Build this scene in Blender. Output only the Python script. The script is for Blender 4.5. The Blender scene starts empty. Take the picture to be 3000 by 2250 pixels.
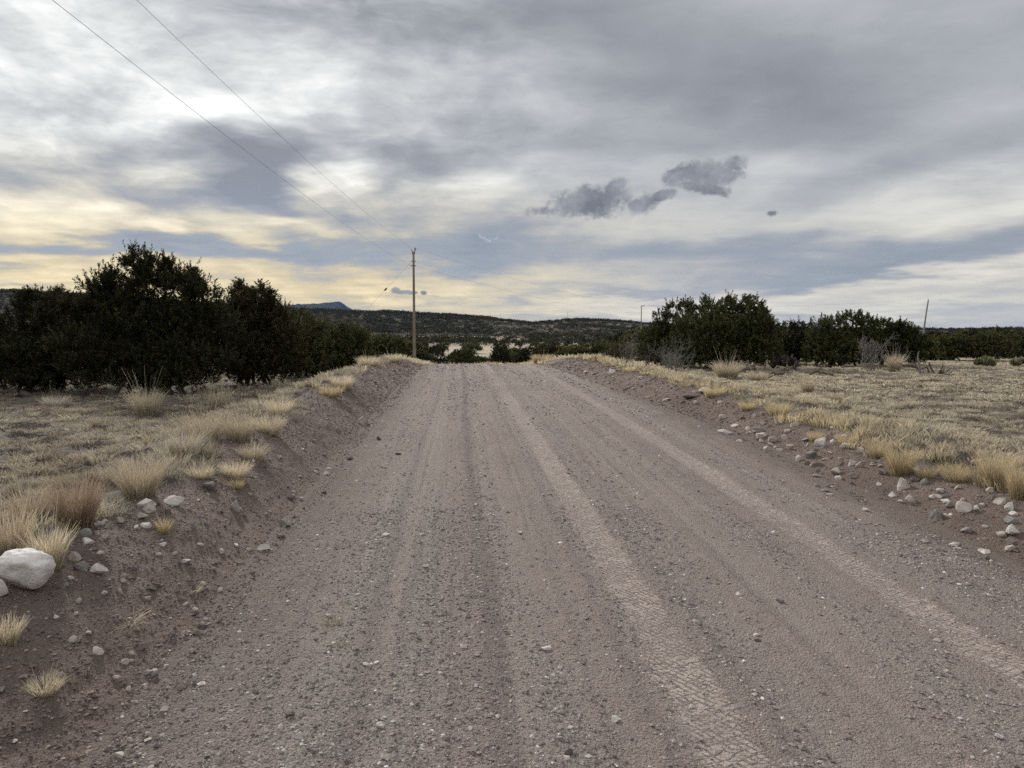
import bpy, math, random
import numpy as np
from mathutils import Vector, Matrix
R = math.radians
rng = np.random.default_rng(7)
random.seed(7)
scene = bpy.context.scene
COL = scene.collection

# ------------------------------------------------------------------ camera
F = 2182.0                      # focal length in pixels of the 3000 px wide photograph
HOR = 970.0                     # row of the true horizon
PITCH = math.atan((1125 - HOR) / F)
CAMH = 1.6
cam = bpy.data.cameras.new('camera'); cam_o = bpy.data.objects.new('camera', cam); COL.objects.link(cam_o)
cam.sensor_width = 36; cam.lens = 36 * F / 3000
cam.clip_start = 0.05; cam.clip_end = 60000
cam_o.location = (0, 0, CAMH); cam_o.rotation_euler = (R(90) - PITCH, 0, 0)
scene.camera = cam_o
FWD = np.array([0, math.cos(PITCH), -math.sin(PITCH)]); UP = np.array([0, math.sin(PITCH), math.cos(PITCH)])
EYE = np.array([0, 0, CAMH])

def ray(px, py):
    d = FWD + np.array([1., 0, 0]) * (px - 1500) / F + UP * (1125 - py) / F
    return d / np.linalg.norm(d)

# ------------------------------------------------------------------ noise
_perm = np.random.default_rng(3).random((256, 256)).astype(np.float64)
def vnoise(x, y, seed=0):
    x = np.asarray(x, float) + seed * 17.31; y = np.asarray(y, float) + seed * 9.77
    xi = np.floor(x).astype(np.int64); yi = np.floor(y).astype(np.int64)
    fx = x - xi; fy = y - yi
    fx = fx * fx * (3 - 2 * fx); fy = fy * fy * (3 - 2 * fy)
    a = _perm[xi & 255, yi & 255]; b = _perm[(xi + 1) & 255, yi & 255]
    c = _perm[xi & 255, (yi + 1) & 255]; d = _perm[(xi + 1) & 255, (yi + 1) & 255]
    return ((a + (b - a) * fx) * (1 - fy) + (c + (d - c) * fx) * fy) * 2 - 1
def fbm(x, y, octv=4, seed=0, gain=.5):
    s = 0; a = 1; f = 1; t = 0
    for i in range(octv):
        s = s + a * vnoise(x * f, y * f, seed + i * 3); t += a; a *= gain; f *= 2.03
    return s / t
def ss(a, b, x):
    t = np.clip((np.asarray(x, float) - a) / (b - a), 0, 1); return t * t * (3 - 2 * t)

# ------------------------------------------------------------------ terrain
K = 0.073                       # the road heads slightly to the left
def S(x, y): return x + K * y   # lateral road coordinate
def Rz(y):
    y = np.asarray(y, float)
    z1 = .028 * y - .0005 * y * y * (y > 0)
    d = y - 24
    z2 = .384 + .004 * d - .0045 * d * d
    z3 = .384 + .004 * 7.1 - .0045 * 7.1 ** 2 - .06 * (d - 7.1)
    z = np.where(y < 24, z1, np.where(d < 7.1, z2, z3))
    return np.maximum(z, -4.5)
_hx = [-3000, -800, 0, 100, 400, 900, 1100, 1250, 1400, 1500, 1560, 1650, 1700, 1800, 1900, 1960, 2100, 2400, 3500, 9000]
_hy = [905, 878, 874, 875, 888, 913, 918, 922, 932, 942, 947, 939, 937, 940, 949, 955, 962, 967, 969, 969]
def hillE(x, y):                # tangent of the ridge's elevation over the horizon in this direction
    px = 1500 + F * np.clip(x / np.maximum(y, 1e-3), -3, 3)
    px = np.where(y < 1, np.where(x < 0, -3000, 9000), px)
    row = np.interp(px, _hx, _hy)
    return (HOR - row) / F
def edgeL(y): return -2.12 + .16 * fbm(y * .9, y * 0 + 3.1, 3, 5)
def edgeR(y): return 4.25 + .22 * fbm(y * .7, y * 0 + 8.1, 3, 9) + .25 * np.exp(-((y - 13) / 4) ** 2)
def ditchR(y): return 3.4 + .35 * np.exp(-((y - 11) / 4.0) ** 2) - .25 * ss(18, 27, y)
def ditchL(y): return -1.3 + .05 * fbm(y * .8, y * 0, 2, 4)
def Gz(x, y):
    yy = np.clip(y, -20, 60); s = S(x, y)
    m = ss(-2, 4, s)
    base = (.15 - .005 * yy) * (1 - m) + (.25 - .01 * yy) * m
    y0 = y - 36 * ss(6, 17, x)
    r = np.hypot(x, y)
    back = np.where(y < 0, r, 0)
    v = -3.9 * ss(27, 130, np.where(y < 0, 0, y0)) - 1.2 * ss(130, 260, y0) + 3.0 * ss(300, 560, r)
    v = v - 1.0 * ss(60, 400, back)
    crest = 900.
    E = hillE(x, y)
    hill = (E * crest + 3.0) * ss(540, crest, r) * (1 - ss(1200, 3000, r)) * ss(-200, 300, y)
    n = fbm(x * .012, y * .012, 4, 11) * 5 * ss(550, 750, r) * (1 - .7 * ss(800, 900, r))
    n = n + fbm(x * .08, y * .08, 3, 12) * .25 * ss(20, 60, r) + fbm(x * .5, y * .5, 3, 13) * .05
    return base + v + hill + n
def clump(x, y, side):
    return (vnoise(x * 4.6, y * 4.6, 97) * .75 + vnoise(x * 1.4, y * 1.4, 98) * .45) * .5 + .5 + .01 * (np.asarray(side) < 0)
def H(x, y, detail=True):
    x = np.asarray(x, float); y = np.asarray(y, float)
    s = S(x, y); g = Gz(x, y); rz = Rz(y)
    near = 1 - ss(60, 110, np.abs(y))
    dl = ditchL(y); el = edgeL(y); dr = ditchR(y); er = edgeR(y)
    # road bed (sunk under the road sheet)
    road = rz - .05
    bh = .30 + .05 * fbm(y * .5, y * 0 + 1, 2, 21) - .13 * ss(14, 26, y)      # left berm height
    # left bank
    t = np.clip((dl - s) / (dl - el), 0, 1)
    lump = fbm(s * 2.2, y * 1.3, 4, 31) * .035 + np.abs(fbm(s * 5, y * 1.1, 3, 33)) * .03
    left = rz - .012 + bh * (t * t * (3 - 2 * t)) ** .85 + lump * np.clip(t * 3, 0, 1)
    tl = ss(0, 1, (el - s) / (2.2 + .02 * y))
    left = left * (1 - tl) + g * tl + .05 * np.exp(-((s - el + .15) / .25) ** 2)
    # right bank
    t2 = np.clip((s - dr) / (er - dr), 0, 1)
    rh = .17 + .10 * ss(6, 16, y) + .04 * fbm(y * .6, y * 0 + 5, 2, 25)
    right = rz - .03 + rh * t2 * t2 * (3 - 2 * t2) + (fbm(s * 3, y * 2, 4, 35) * .03) * np.clip(t2 * 3, 0, 1)
    tr = ss(0, 1, (s - er) / (2.5 + .05 * np.clip(y, 0, 40)))
    right = right * (1 - tr) + g * tr
    z = np.where(s < dl + .06, left, np.where(s > dr - .06, right, road))
    # narrow crossfade into the bed
    k1 = ss(dl + .06, dl + .25, s) * (1 - ss(dr - .25, dr - .06, s))
    z = z * (1 - k1) + road * k1
    z = z * near + g * (1 - near)
    if detail:
        vg_ = np.where(s < 1, ss(0, .5, el - s), ss(0, .6, s - er))
        z = z + .085 * ss(.34, .66, clump(x, y, s - 1)) * vg_ * (1 - ss(40, 60, np.abs(y)))
        z = z + fbm(x * 9, y * 9, 3, 41) * .012 * np.clip(1 - np.abs(y) / 40, 0, 1) * (1 - k1)
    return z
def roadZ(s, y):
    z = Rz(y) + .035 * (1 - ((s - 1.05) / 2.4) ** 2)
    amp = np.clip(1 - y / 45, .2, 1)
    z = z + vnoise(s * 6.5, y * .12, 51) * .009 * amp + fbm(s * 1.5, y * .5, 3, 52) * .012
    z = z + fbm(s * 20, y * 20, 3, 53, .8) * .0085 * amp + fbm(s * 4, y * 2.5, 3, 54) * .010 * amp
    for c0, w0, a0 in ((.14, .09, -.016), (.32, .07, .009), (-.42, .10, -.010), (-.24, .08, .007), (1.32, .08, -.007), (-.75, .12, -.008), (1.9, .1, -.006)):
        z = z + a0 * np.exp(-((s - c0 - .03 * np.sin(y * .35 + c0 * 9)) / w0) ** 2) * (.65 + .35 * vnoise(y * .4, y * 0 + c0 * 7, 55)) * amp
    z = z - .006 * (np.exp(-((s - track1(y)) / .10) ** 4) + np.exp(-((s - track2(y)) / .10) ** 4)) * amp
    return z
def track1(y): return .965 + .015 * np.sin(y * .5)
def track2(y): return 2.47 + .015 * np.sin(y * .5 + .3)
def ground(x, y):
    """height of whatever lies on top at this spot"""
    s = S(x, y); on = (s > ditchL(y) - .02) & (s < ditchR(y) + .02) & (np.abs(y) < 60)
    return np.where(on, np.maximum(roadZ(s, y), H(x, y)), H(x, y))
_T = np.exp(np.linspace(math.log(1.5), math.log(800), 2400))
def hit(px, py):
    d = ray(px, py); t = _T
    P_ = EYE[None] + d[None] * t[:, None]
    under = P_[:, 2] <= ground(P_[:, 0], P_[:, 1])
    return P_[int(np.argmax(under))] if under.any() else EYE + d * 3000
def at_y(px, y):
    """ground point at depth y in the direction of a column of the photograph"""
    x = (px - 1500) / F * (y * math.cos(PITCH) + CAMH * math.sin(PITCH))
    return np.array([x, y, float(ground(x, y))])

# ------------------------------------------------------------------ mesh helpers
def mesh(name, V, Fc, col=None, smooth=False, uv=None):
    V = np.asarray(V, np.float32); Fc = np.asarray(Fc, np.int32)
    me = bpy.data.meshes.new(name)
    n = Fc.shape[1]
    me.vertices.add(len(V)); me.vertices.foreach_set('co', V.ravel())
    me.loops.add(Fc.size); me.loops.foreach_set('vertex_index', Fc.ravel())
    me.polygons.add(len(Fc))
    me.polygons.foreach_set('loop_start', np.arange(0, Fc.size, n, dtype=np.int32))
    me.polygons.foreach_set('loop_total', np.full(len(Fc), n, np.int32))
    me.polygons.foreach_set('use_smooth', np.full(len(Fc), smooth, bool))
    me.update(calc_edges=True)
    if col is not None:
        c = np.ones((len(V), 4), np.float32); c[:, :3] = col
        a = me.color_attributes.new('tint', 'FLOAT_COLOR', 'POINT'); a.data.foreach_set('color', c.ravel())
    if uv is not None:
        u = me.uv_layers.new(name='road'); u.data.foreach_set('uv', np.asarray(uv, np.float32)[Fc.ravel()].ravel())
    return me
def obj(name, me, mat=None, parent=None, loc=None):
    o = bpy.data.objects.new(name, me); COL.objects.link(o)
    if mat and me and not me.materials: me.materials.append(mat)
    if parent: o.parent = parent
    if loc is not None: o.location = loc
    return o
def tag(o, label=None, cat=None, group=None, kind=None):
    if label: o['label'] = label
    if cat: o['category'] = cat
    if group: o['group'] = group
    if kind: o['kind'] = kind
    return o
def empty(name, loc, rz=0):
    o = bpy.data.objects.new(name, None); COL.objects.link(o); o.location = loc; o.rotation_euler = (0, 0, rz); return o
def tube(pts, rad, n=7):
    """tapered tube through pts"""
    pts = np.asarray(pts, float); rad = np.broadcast_to(np.asarray(rad, float), (len(pts),))
    V = []; Fs = []
    tang = np.gradient(pts, axis=0); tang /= np.linalg.norm(tang, axis=1)[:, None] + 1e-9
    ref = np.array([0.3, 0.9, 0.1]) if abs(tang[0][2]) > .5 else np.array([0, 0, 1.])
    a = np.linspace(0, 2 * np.pi, n, endpoint=False)
    for p, t, r in zip(pts, tang, rad):
        u = np.cross(t, ref); u /= np.linalg.norm(u) + 1e-9; w = np.cross(t, u)
        V.append(p + r * (np.cos(a)[:, None] * u + np.sin(a)[:, None] * w))
    V = np.concatenate(V)
    for i in range(len(pts) - 1):
        for j in range(n):
            k = (j + 1) % n
            Fs.append((i * n + j, i * n + k, (i + 1) * n + k)); Fs.append((i * n + j, (i + 1) * n + k, (i + 1) * n + j))
    c0 = len(V); V = np.vstack([V, pts[0], pts[-1]])
    for j in range(n):
        k = (j + 1) % n
        Fs.append((c0, k, j)); Fs.append((c0 + 1, (len(pts) - 1) * n + j, (len(pts) - 1) * n + k))
    return V, np.array(Fs)
def join(parts):
    Vs = []; Fs = []; o = 0
    for V, Fc in parts:
        Vs.append(V); Fs.append(np.asarray(Fc) + o); o += len(V)
    return np.concatenate(Vs), np.concatenate(Fs)
def box(x0, x1, y0, y1, z0, z1):
    V = np.array([(x, y, z) for z in (z0, z1) for y in (y0, y1) for x in (x0, x1)], float)
    Fq = [(0, 2, 3, 1), (4, 5, 7, 6), (0, 1, 5, 4), (2, 6, 7, 3), (0, 4, 6, 2), (1, 3, 7, 5)]
    Fs = []
    for q in Fq: Fs += [(q[0], q[1], q[2]), (q[0], q[2], q[3])]
    return V, np.array(Fs)

# ------------------------------------------------------------------ materials
class NT:
    def __init__(s, nt): s.nt = nt; s.n = nt.nodes; s.l = nt.links
    def node(s, typ, **kw):
        n = s.n.new(typ)
        for k, v in kw.items(): setattr(n, k, v)
        return n
    def put(s, sock, v):
        if hasattr(v, 'is_output') or isinstance(v, bpy.types.NodeSocket): s.l.new(v, sock)
        elif v is not None: sock.default_value = v
    def math(s, op, a, b=None, c=None, clamp=False):
        n = s.node('ShaderNodeMath', operation=op, use_clamp=clamp)
        s.put(n.inputs[0], a)
        if b is not None: s.put(n.inputs[1], b)
        if c is not None: s.put(n.inputs[2], c)
        return n.outputs[0]
    def vec(s, op, a, b=None, scale=None):
        n = s.node('ShaderNodeVectorMath', operation=op); s.put(n.inputs[0], a)
        if b is not None: s.put(n.inputs[1], b)
        if scale is not None: s.put(n.inputs[3], scale)
        return n.outputs['Value'] if op in ('LENGTH', 'DOT_PRODUCT') else n.outputs[0]
    def noise(s, v, scale, detail=4, rough=.55, dist=0, dim='3D', out='Fac'):
        n = s.node('ShaderNodeTexNoise', noise_dimensions=dim)
        s.put(n.inputs['Vector'], v); n.inputs['Scale'].default_value = scale; n.inputs['Detail'].default_value = detail
        n.inputs['Roughness'].default_value = rough; n.inputs['Distortion'].default_value = dist
        return n.outputs[out]
    def voro(s, v, scale, feature='F1', out='Distance', rnd=1):
        n = s.node('ShaderNodeTexVoronoi', feature=feature); s.put(n.inputs['Vector'], v)
        n.inputs['Scale'].default_value = scale; n.inputs['Randomness'].default_value = rnd
        return n.outputs[out]
    def mr(s, v, a, b, c=0., d=1., smooth=False):
        n = s.node('ShaderNodeMapRange'); n.interpolation_type = 'SMOOTHSTEP' if smooth else 'LINEAR'
        s.put(n.inputs[0], v); n.inputs[1].default_value = a; n.inputs[2].default_value = b
        n.inputs[3].default_value = c; n.inputs[4].default_value = d
        return n.outputs[0]
    def mix(s, f, a, b, blend='MIX'):
        n = s.node('ShaderNodeMix', data_type='RGBA', blend_type=blend)
        s.put(n.inputs[0], f)
        for i, v in ((6, a), (7, b)):
            if isinstance(v, tuple): n.inputs[i].default_value = (*v[:3], 1)
            else: s.put(n.inputs[i], v)
        return n.outputs[2]
    def ramp(s, f, stops):
        n = s.node('ShaderNodeValToRGB'); s.put(n.inputs[0], f); cr = n.color_ramp
        while len(cr.elements) < len(stops): cr.elements.new(.5)
        for e, (p, c) in zip(cr.elements, stops): e.position = p; e.color = (*c, 1)
        return n.outputs[0]
    def bump(s, h, strength=1, dist=.01, normal=None):
        n = s.node('ShaderNodeBump'); n.inputs['Strength'].default_value = strength; n.inputs['Distance'].default_value = dist
        s.put(n.inputs['Height'], h)
        if normal is not None: s.put(n.inputs['Normal'], normal)
        return n.outputs[0]
def material(name):
    m = bpy.data.materials.new(name); m.use_nodes = True; t = NT(m.node_tree)
    b = t.n['Principled BSDF']; b.inputs['Roughness'].default_value = .9; b.inputs['Specular IOR Level'].default_value = .2
    return m, t, b
def pos(t): return t.node('ShaderNodeNewGeometry').outputs['Position']
def attr(t, name='tint'): return t.node('ShaderNodeAttribute', attribute_name=name).outputs['Color']

DIRT = (.205, .160, .142)
def gravelcol(t, P, near_only=1.0):
    """grains: colour variation and height"""
    v1 = t.voro(P, 75, out='Color'); d1 = t.voro(P, 75)
    v2 = t.voro(P, 170, out='Color'); d2 = t.voro(P, 170)
    sep1 = t.node('ShaderNodeSeparateColor'); t.put(sep1.inputs[0], v1)
    sep2 = t.node('ShaderNodeSeparateColor'); t.put(sep2.inputs[0], v2)
    return sep1.outputs[0], d1, sep2.outputs[0], d2
# road
m_road, t, b = material('gravel_road')
P = pos(t)
uv = t.node('ShaderNodeUVMap', uv_map='road').outputs[0]
su = t.node('ShaderNodeSeparateXYZ'); t.put(su.inputs[0], uv); s_, t_ = su.outputs[0], su.outputs[1]
c1, d1, c2, d2 = gravelcol(t, P)
big = t.noise(P, .9, 5, .6)
stv = t.node('ShaderNodeCombineXYZ'); t.put(stv.inputs[0], t.math('MULTIPLY', s_, 4.2)); t.put(stv.inputs[1], t.math('MULTIPLY', t_, .07))
streak = t.noise(stv.outputs[0], 1.0, 5, .65)
stv2 = t.node('ShaderNodeCombineXYZ'); t.put(stv2.inputs[0], t.math('MULTIPLY', s_, 17.)); t.put(stv2.inputs[1], t.math('MULTIPLY', t_, .35)); stv2.inputs[2].default_value = 4
streak2 = t.noise(stv2.outputs[0], 1.0, 3, .6)
base = t.mix(t.mr(big, .35, .7), (.288, .222, .202), (.368, .292, .264))
base = t.mix(t.mr(streak, .40, .60, 0, .8), base, (.36, .315, .285))
base = t.mix(t.mr(streak2, .52, .68, 0, .55), base, (.165, .135, .13))
base = t.mix(t.math('MULTIPLY', t.mr(c2, 0, 1), .55), base, t.ramp(c2, [(0, (.12, .095, .09)), (.5, (.235, .195, .18)), (.85, (.36, .31, .285)), (1, (.55, .50, .46))]))
base = t.mix(t.mr(c1, .86, .95, 0, .5), base, (.34, .29, .27))
def line(c0, w0):
    ph = t.node('ShaderNodeMath', operation='SINE'); t.put(ph.inputs[0], t.math('ADD', t.math('MULTIPLY', t_, .35), c0 * 9))
    q_ = t.math('SUBTRACT', t.math('SUBTRACT', s_, c0), t.math('MULTIPLY', ph.outputs[0], .03))
    q_ = t.math('ADD', q_, t.math('MULTIPLY', t.math('SUBTRACT', t.noise(P, 6, 4, .6), .5), .12))
    return t.mr(t.math('ABSOLUTE', q_), w0, 0, 0, 1, True)
for c0, w0, k0 in ((.14, .09, .5), (-.42, .07, .32), (1.22, .05, .25), (.72, .05, .25)):
    base = t.mix(t.math('MULTIPLY', line(c0, w0), k0), base, (.150, .122, .120))
for c0, w0 in ((.27, .04), (.36, .05), (-.22, .05), (-.30, .03), (.52, .03), (-.62, .05), (1.55, .04), (1.75, .05), (1.95, .03)):
    base = t.mix(t.math('MULTIPLY', line(c0, w0), .45), base, (.40, .345, .31))
edn = t.math('MULTIPLY', t.math('SUBTRACT', t.noise(P, 2.5, 5, .65), .5), .9)
eL = t.mr(t.math('ADD', s_, edn), -.55, -1.35, 0, .85, True); eR = t.mr(t.math('ADD', s_, edn), 3.0, 3.6, 0, .8, True)
base = t.mix(t.math('MAXIMUM', eL, eR), base, t.mix(t.mr(c2, .2, 1), (.150, .115, .100), (.255, .205, .180)))
# tyre tracks: fine pressed dust with tread marks
edge = t.noise(P, 9, 3, .6)
def band(centre, w):
    sh = t.math('SUBTRACT', s_, centre)
    sh = t.math('ADD', sh, t.math('MULTIPLY', t.math('SUBTRACT', edge, .5), .10))
    a = t.math('ADD', t.math('ABSOLUTE', sh), t.math('MULTIPLY', t.math('SUBTRACT', t.noise(P, 1.6, 3, .6), .5), .09))
    return t.mr(a, w, w + .04, 1, 0), t.math('SUBTRACT', s_, centre)
b1, sh1 = band(.965, .100); b2, sh2 = band(2.47, .098)
wear = t.noise(P, 2.2, 4, .6)
wm = t.mr(wear, .30, .46, .62, 1)
fade = t.mr(t_, 7.5, 16, 1, .35)
tr_mask = t.math('MULTIPLY', t.math('MAXIMUM', b1, b2), t.math('MULTIPLY', wm, fade))
base = t.mix(t.math('MULTIPLY', tr_mask, .68), base, (.385, .322, .290))
def tread(sh, ph):
    # chevron lugs: two families of slanted grooves, one per half of the tyre
    aa = t.math('ABSOLUTE', sh)
    wob = t.math('MULTIPLY', t.math('SUBTRACT', t.noise(P, 14, 2, .5), .5), .05)
    q = t.math('ADD', t.math('ADD', t_, t.math('MULTIPLY', sh, 1.5)), wob)
    g1 = t.math('ABSOLUTE', t.math('SUBTRACT', t.math('FRACT', t.math('MULTIPLY', q, 19.)), .5))
    q2 = t.math('ADD', t.math('SUBTRACT', t_, t.math('MULTIPLY', sh, .55)), wob)
    g2 = t.math('ABSOLUTE', t.math('SUBTRACT', t.math('FRACT', t.math('ADD', t.math('MULTIPLY', q2, 23.), ph)), .5))
    l1 = t.mr(g1, .10, .17, 1, 0); l2 = t.mr(g2, .07, .13, 1, 0)
    l2 = t.math('MULTIPLY', l2, t.mr(t.noise(P, 26, 2, .5), .47, .53))
    l1 = t.math('MULTIPLY', l1, t.mr(t.noise(P, 17, 2, .5), .40, .48))
    cv_ = t.node('ShaderNodeCombineXYZ'); t.put(cv_.inputs[0], t.math('MULTIPLY', sh, 9.)); t.put(cv_.inputs[1], t.math('MULTIPLY', t_, 32.)); cv_.inputs[2].default_value = ph
    vq = t.voro(cv_.outputs[0], 1.0, 'DISTANCE_TO_EDGE')
    l3 = t.math('MULTIPLY', t.mr(vq, .035, .10, 1, 0), t.mr(t.noise(P, 12, 2, .5), .40, .50))
    return t.math('MAXIMUM', t.math('MULTIPLY', t.math('MAXIMUM', l1, l2), .9), t.math('MULTIPLY', l3, .4))
tr = t.math('MAXIMUM', t.math('MULTIPLY', b1, tread(sh1, 0.)), t.math('MULTIPLY', b2, tread(sh2, .4)))
tr = t.math('MULTIPLY', tr, t.math('MULTIPLY', wm, t.mr(t_, 6, 14, 1, .15)))
base = t.mix(t.math('MULTIPLY', tr, .62), base, (.12, .098, .09))
t.put(b.inputs['Base Color'], base)
h = t.math('ADD', t.math('MULTIPLY', d1, -.9), t.math('MULTIPLY', d2, -.6))
h = t.math('ADD', h, t.math('MULTIPLY', t.noise(P, 38, 5, .75), 1.6))
h = t.math('MULTIPLY', h, t.math('SUBTRACT', 1, t.math('MULTIPLY', tr_mask, .72)))
h = t.math('SUBTRACT', h, t.math('MULTIPLY', tr, 1.0))
t.put(b.inputs['Normal'], t.bump(h, 1, .024))
# ground: dirt banks / grassy soil
m_ground, t, b = material('ground_soil')
P = pos(t); A = t.node('ShaderNodeSeparateColor'); t.put(A.inputs[0], attr(t)); veg, damp = A.outputs[0], A.outputs[1]
c1, d1, c2, d2 = gravelcol(t, P)
n1 = t.noise(P, 1.3, 6, .62); n2 = t.noise(P, 9, 5, .65)
dirt = t.mix(t.mr(n1, .35, .65), (.150, .107, .090), (.250, .186, .158))
dirt = t.mix(t.mr(n2, .4, .7, 0, .5), dirt, (.25, .195, .168))
dirt = t.mix(t.mr(c2, .6, 1, 0, .6), dirt, t.ramp(c1, [(0, (.09, .07, .065)), (.6, (.2, .165, .15)), (1, (.42, .37, .34))]))
gs = t.mix(t.mr(n2, .35, .65), (.115, .093, .08), (.22, .185, .15))
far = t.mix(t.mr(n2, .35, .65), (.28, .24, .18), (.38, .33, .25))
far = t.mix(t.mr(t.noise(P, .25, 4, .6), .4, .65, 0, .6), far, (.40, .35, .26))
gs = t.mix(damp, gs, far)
gs = t.mix(t.mr(t.noise(P, .035, 5, .65), .45, .65, 0, .5), gs, (.30, .255, .19))
gs = t.mix(t.mr(n1, .55, .7, 0, .45), gs, (.20, .165, .14))
vm = t.mr(t.math('ADD', veg, t.math('MULTIPLY', t.math('SUBTRACT', n2, .5), .5)), .35, .65)
t.put(b.inputs['Base Color'], t.mix(vm, dirt, gs))
h = t.math('ADD', t.math('MULTIPLY', d1, -.8), t.math('MULTIPLY', d2, -.4))
h = t.math('ADD', h, t.math('MULTIPLY', t.noise(P, 24, 6, .7), 3.))
t.put(b.inputs['Normal'], t.bump(h, 1, .024))
# hills
m_hill, t, b = material('hill_soil'); P = pos(t); b.inputs['Specular IOR Level'].default_value = 0; b.inputs['Roughness'].default_value = 1
c = t.mix(t.mr(t.noise(P, .02, 5, .6), .4, .62), (.060, .052, .046), (.175, .150, .128))
c = t.mix(t.mr(t.noise(P, .13, 4, .6), .5, .62, 0, .7), c, (.10, .095, .07))
t.put(b.inputs['Base Color'], c)
m_mount, t, b = material('mountain_slope'); P = pos(t); b.inputs['Specular IOR Level'].default_value = 0; b.inputs['Roughness'].default_value = 1
t.put(b.inputs['Base Color'], t.mix(t.mr(t.noise(P, .004, 6, .65), .4, .65), (.014, .022, .028), (.032, .040, .042)))

def blade_mat(name, transl=.35):
    m, t, b = material(name)
    c = t.mix(t.mr(t.noise(pos(t), 60, 2, .5), .3, .7), attr(t), attr(t)); c = attr(t)
    t.put(b.inputs['Base Color'], c); b.inputs['Roughness'].default_value = .85; b.inputs['Specular IOR Level'].default_value = .06
    tl = t.node('ShaderNodeBsdfTranslucent'); t.put(tl.inputs[0], c)
    mx = t.node('ShaderNodeMixShader'); mx.inputs[0].default_value = transl
    t.l.new(b.outputs[0], mx.inputs[1]); t.l.new(tl.outputs[0], mx.inputs[2])
    t.l.new(mx.outputs[0], t.n['Material Output'].inputs[0])
    return m
m_grass = blade_mat('dry_grass', .4)
m_leaf = blade_mat('juniper_foliage', .12)
def wood_mat(name, a, c, sx=30, sz=3, bd=.01):
    m, t, b = material(name)
    co = t.node('ShaderNodeTexCoord').outputs['Object']
    mp = t.node('ShaderNodeMapping'); t.put(mp.inputs[0], co); mp.inputs['Scale'].default_value = (sx, sx, sz)
    n = t.noise(mp.outputs[0], 1, 5, .65); n2 = t.noise(co, 1.2, 3, .5)
    cc = t.mix(t.mr(n, .3, .7), a, c); cc = t.mix(t.mr(n2, .4, .7, 0, .5), cc, tuple(.7 * v for v in a))
    t.put(b.inputs['Base Color'], cc); t.put(b.inputs['Normal'], t.bump(n, .6, bd))
    return m
m_bark = wood_mat('juniper_bark', (.055, .045, .038), (.125, .105, .09), 40, 6)
m_dead = wood_mat('weathered_dead_wood', (.13, .118, .108), (.26, .24, .225), 40, 6)
m_deaddark = wood_mat('dark_dead_wood', (.06, .048, .04), (.15, .12, .10), 30, 8)
m_pole = wood_mat('pole_timber', (.15, .118, .096), (.27, .225, .185), 28, .8)
m_polegrey = wood_mat('grey_pole_timber', (.15, .135, .12), (.27, .25, .225), 28, .8)
m_wire, t, b = material('aluminium_cable'); b.inputs['Base Color'].default_value = (.22, .225, .24, 1); b.inputs['Metallic'].default_value = .4; b.inputs['Roughness'].default_value = .55
m_steel, t, b = material('galvanised_steel'); t.put(b.inputs['Base Color'], t.mix(t.noise(pos(t), 30, 3), (.10, .10, .105), (.25, .25, .26))); b.inputs['Metallic'].default_value = .6; b.inputs['Roughness'].default_value = .5
m_porc, t, b = material('glazed_insulator'); t.put(b.inputs['Base Color'], t.mix(t.noise(pos(t), 12, 2), (.62, .63, .66), (.75, .75, .77))); b.inputs['Roughness'].default_value = .15; b.inputs['Specular IOR Level'].default_value = .6
def rock_mat(name, a, c, stain):
    m, t, b = material(name)
    co = t.node('ShaderNodeTexCoord').outputs['Object']; P = pos(t)
    n = t.noise(P, 9, 6, .65); n2 = t.noise(P, 45, 5, .7)
    cc = t.mix(t.mr(n, .35, .65), a, c)
    cc = t.mix(t.mr(n2, .5, .75, 0, .6), cc, stain)
    cc = t.mix(t.mr(t.noise(P, 3.5, 5, .7), .55, .68, 0, .55), cc, stain)
    t.put(b.inputs['Base Color'], cc)
    t.put(b.inputs['Normal'], t.bump(t.math('ADD', t.math('MULTIPLY', n, 1.6), t.math('MULTIPLY', n2, .6)), 1, .012))
    return m
m_rockw = rock_mat('pale_limestone', (.44, .39, .36), (.60, .555, .525), (.25, .20, .17))
m_boulder = rock_mat('white_boulder_stone', (.60, .565, .55), (.76, .735, .72), (.47, .415, .38))
m_rockp = rock_mat('pinkish_limestone', (.29, .245, .222), (.42, .37, .335), (.20, .16, .14))
m_rockg = rock_mat('grey_stone', (.15, .14, .135), (.25, .235, .225), (.11, .09, .08))
m_rockd = rock_mat('dark_reddish_stone', (.10, .082, .08), (.17, .14, .135), (.08, .06, .055))
m_grav, t, b = material('loose_gravel'); t.put(b.inputs['Base Color'], attr(t))
m_roof, t, b = material('metal_roof'); t.put(b.inputs['Base Color'], t.mix(t.noise(pos(t), .5, 3), (.42, .43, .46), (.55, .56, .58)))
m_wall, t, b = material('stucco_wall'); t.put(b.inputs['Base Color'], t.mix(t.noise(pos(t), .5, 3), (.16, .13, .11), (.22, .18, .15)))

# ------------------------------------------------------------------ ground sheets
def grid_faces(nu, nv, wrap=False):
    i = np.arange(nu - 1)[:, None]; j = np.arange(nv if wrap else nv - 1)[None, :]; k = (j + 1) % nv
    return np.stack([i * nv + j, i * nv + k, (i + 1) * nv + k, (i + 1) * nv + j], -1).reshape(-1, 4)
def veg_mask(x, y):
    s = S(x, y)
    n = .25 * fbm(x * 1.7, y * 1.7, 3, 61)
    l = ss(-.15, .25, edgeL(y) - s + n); r = ss(-.15, .3, s - edgeR(y) + n)
    m = np.where(s < 1, l, r)
    return np.where((np.abs(y) > 30), np.maximum(m, ss(31, 36, np.abs(y))), m)
th = np.concatenate([np.arange(-180, -44, 3.), np.arange(-44, 44, .22), np.arange(44, 180, 3.)])
rr = [0.25, .8, 1.3]
while rr[-1] < 560: rr.append(rr[-1] + max(.018, rr[-1] * (.0062 if rr[-1] < 30 else .02)))
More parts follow.
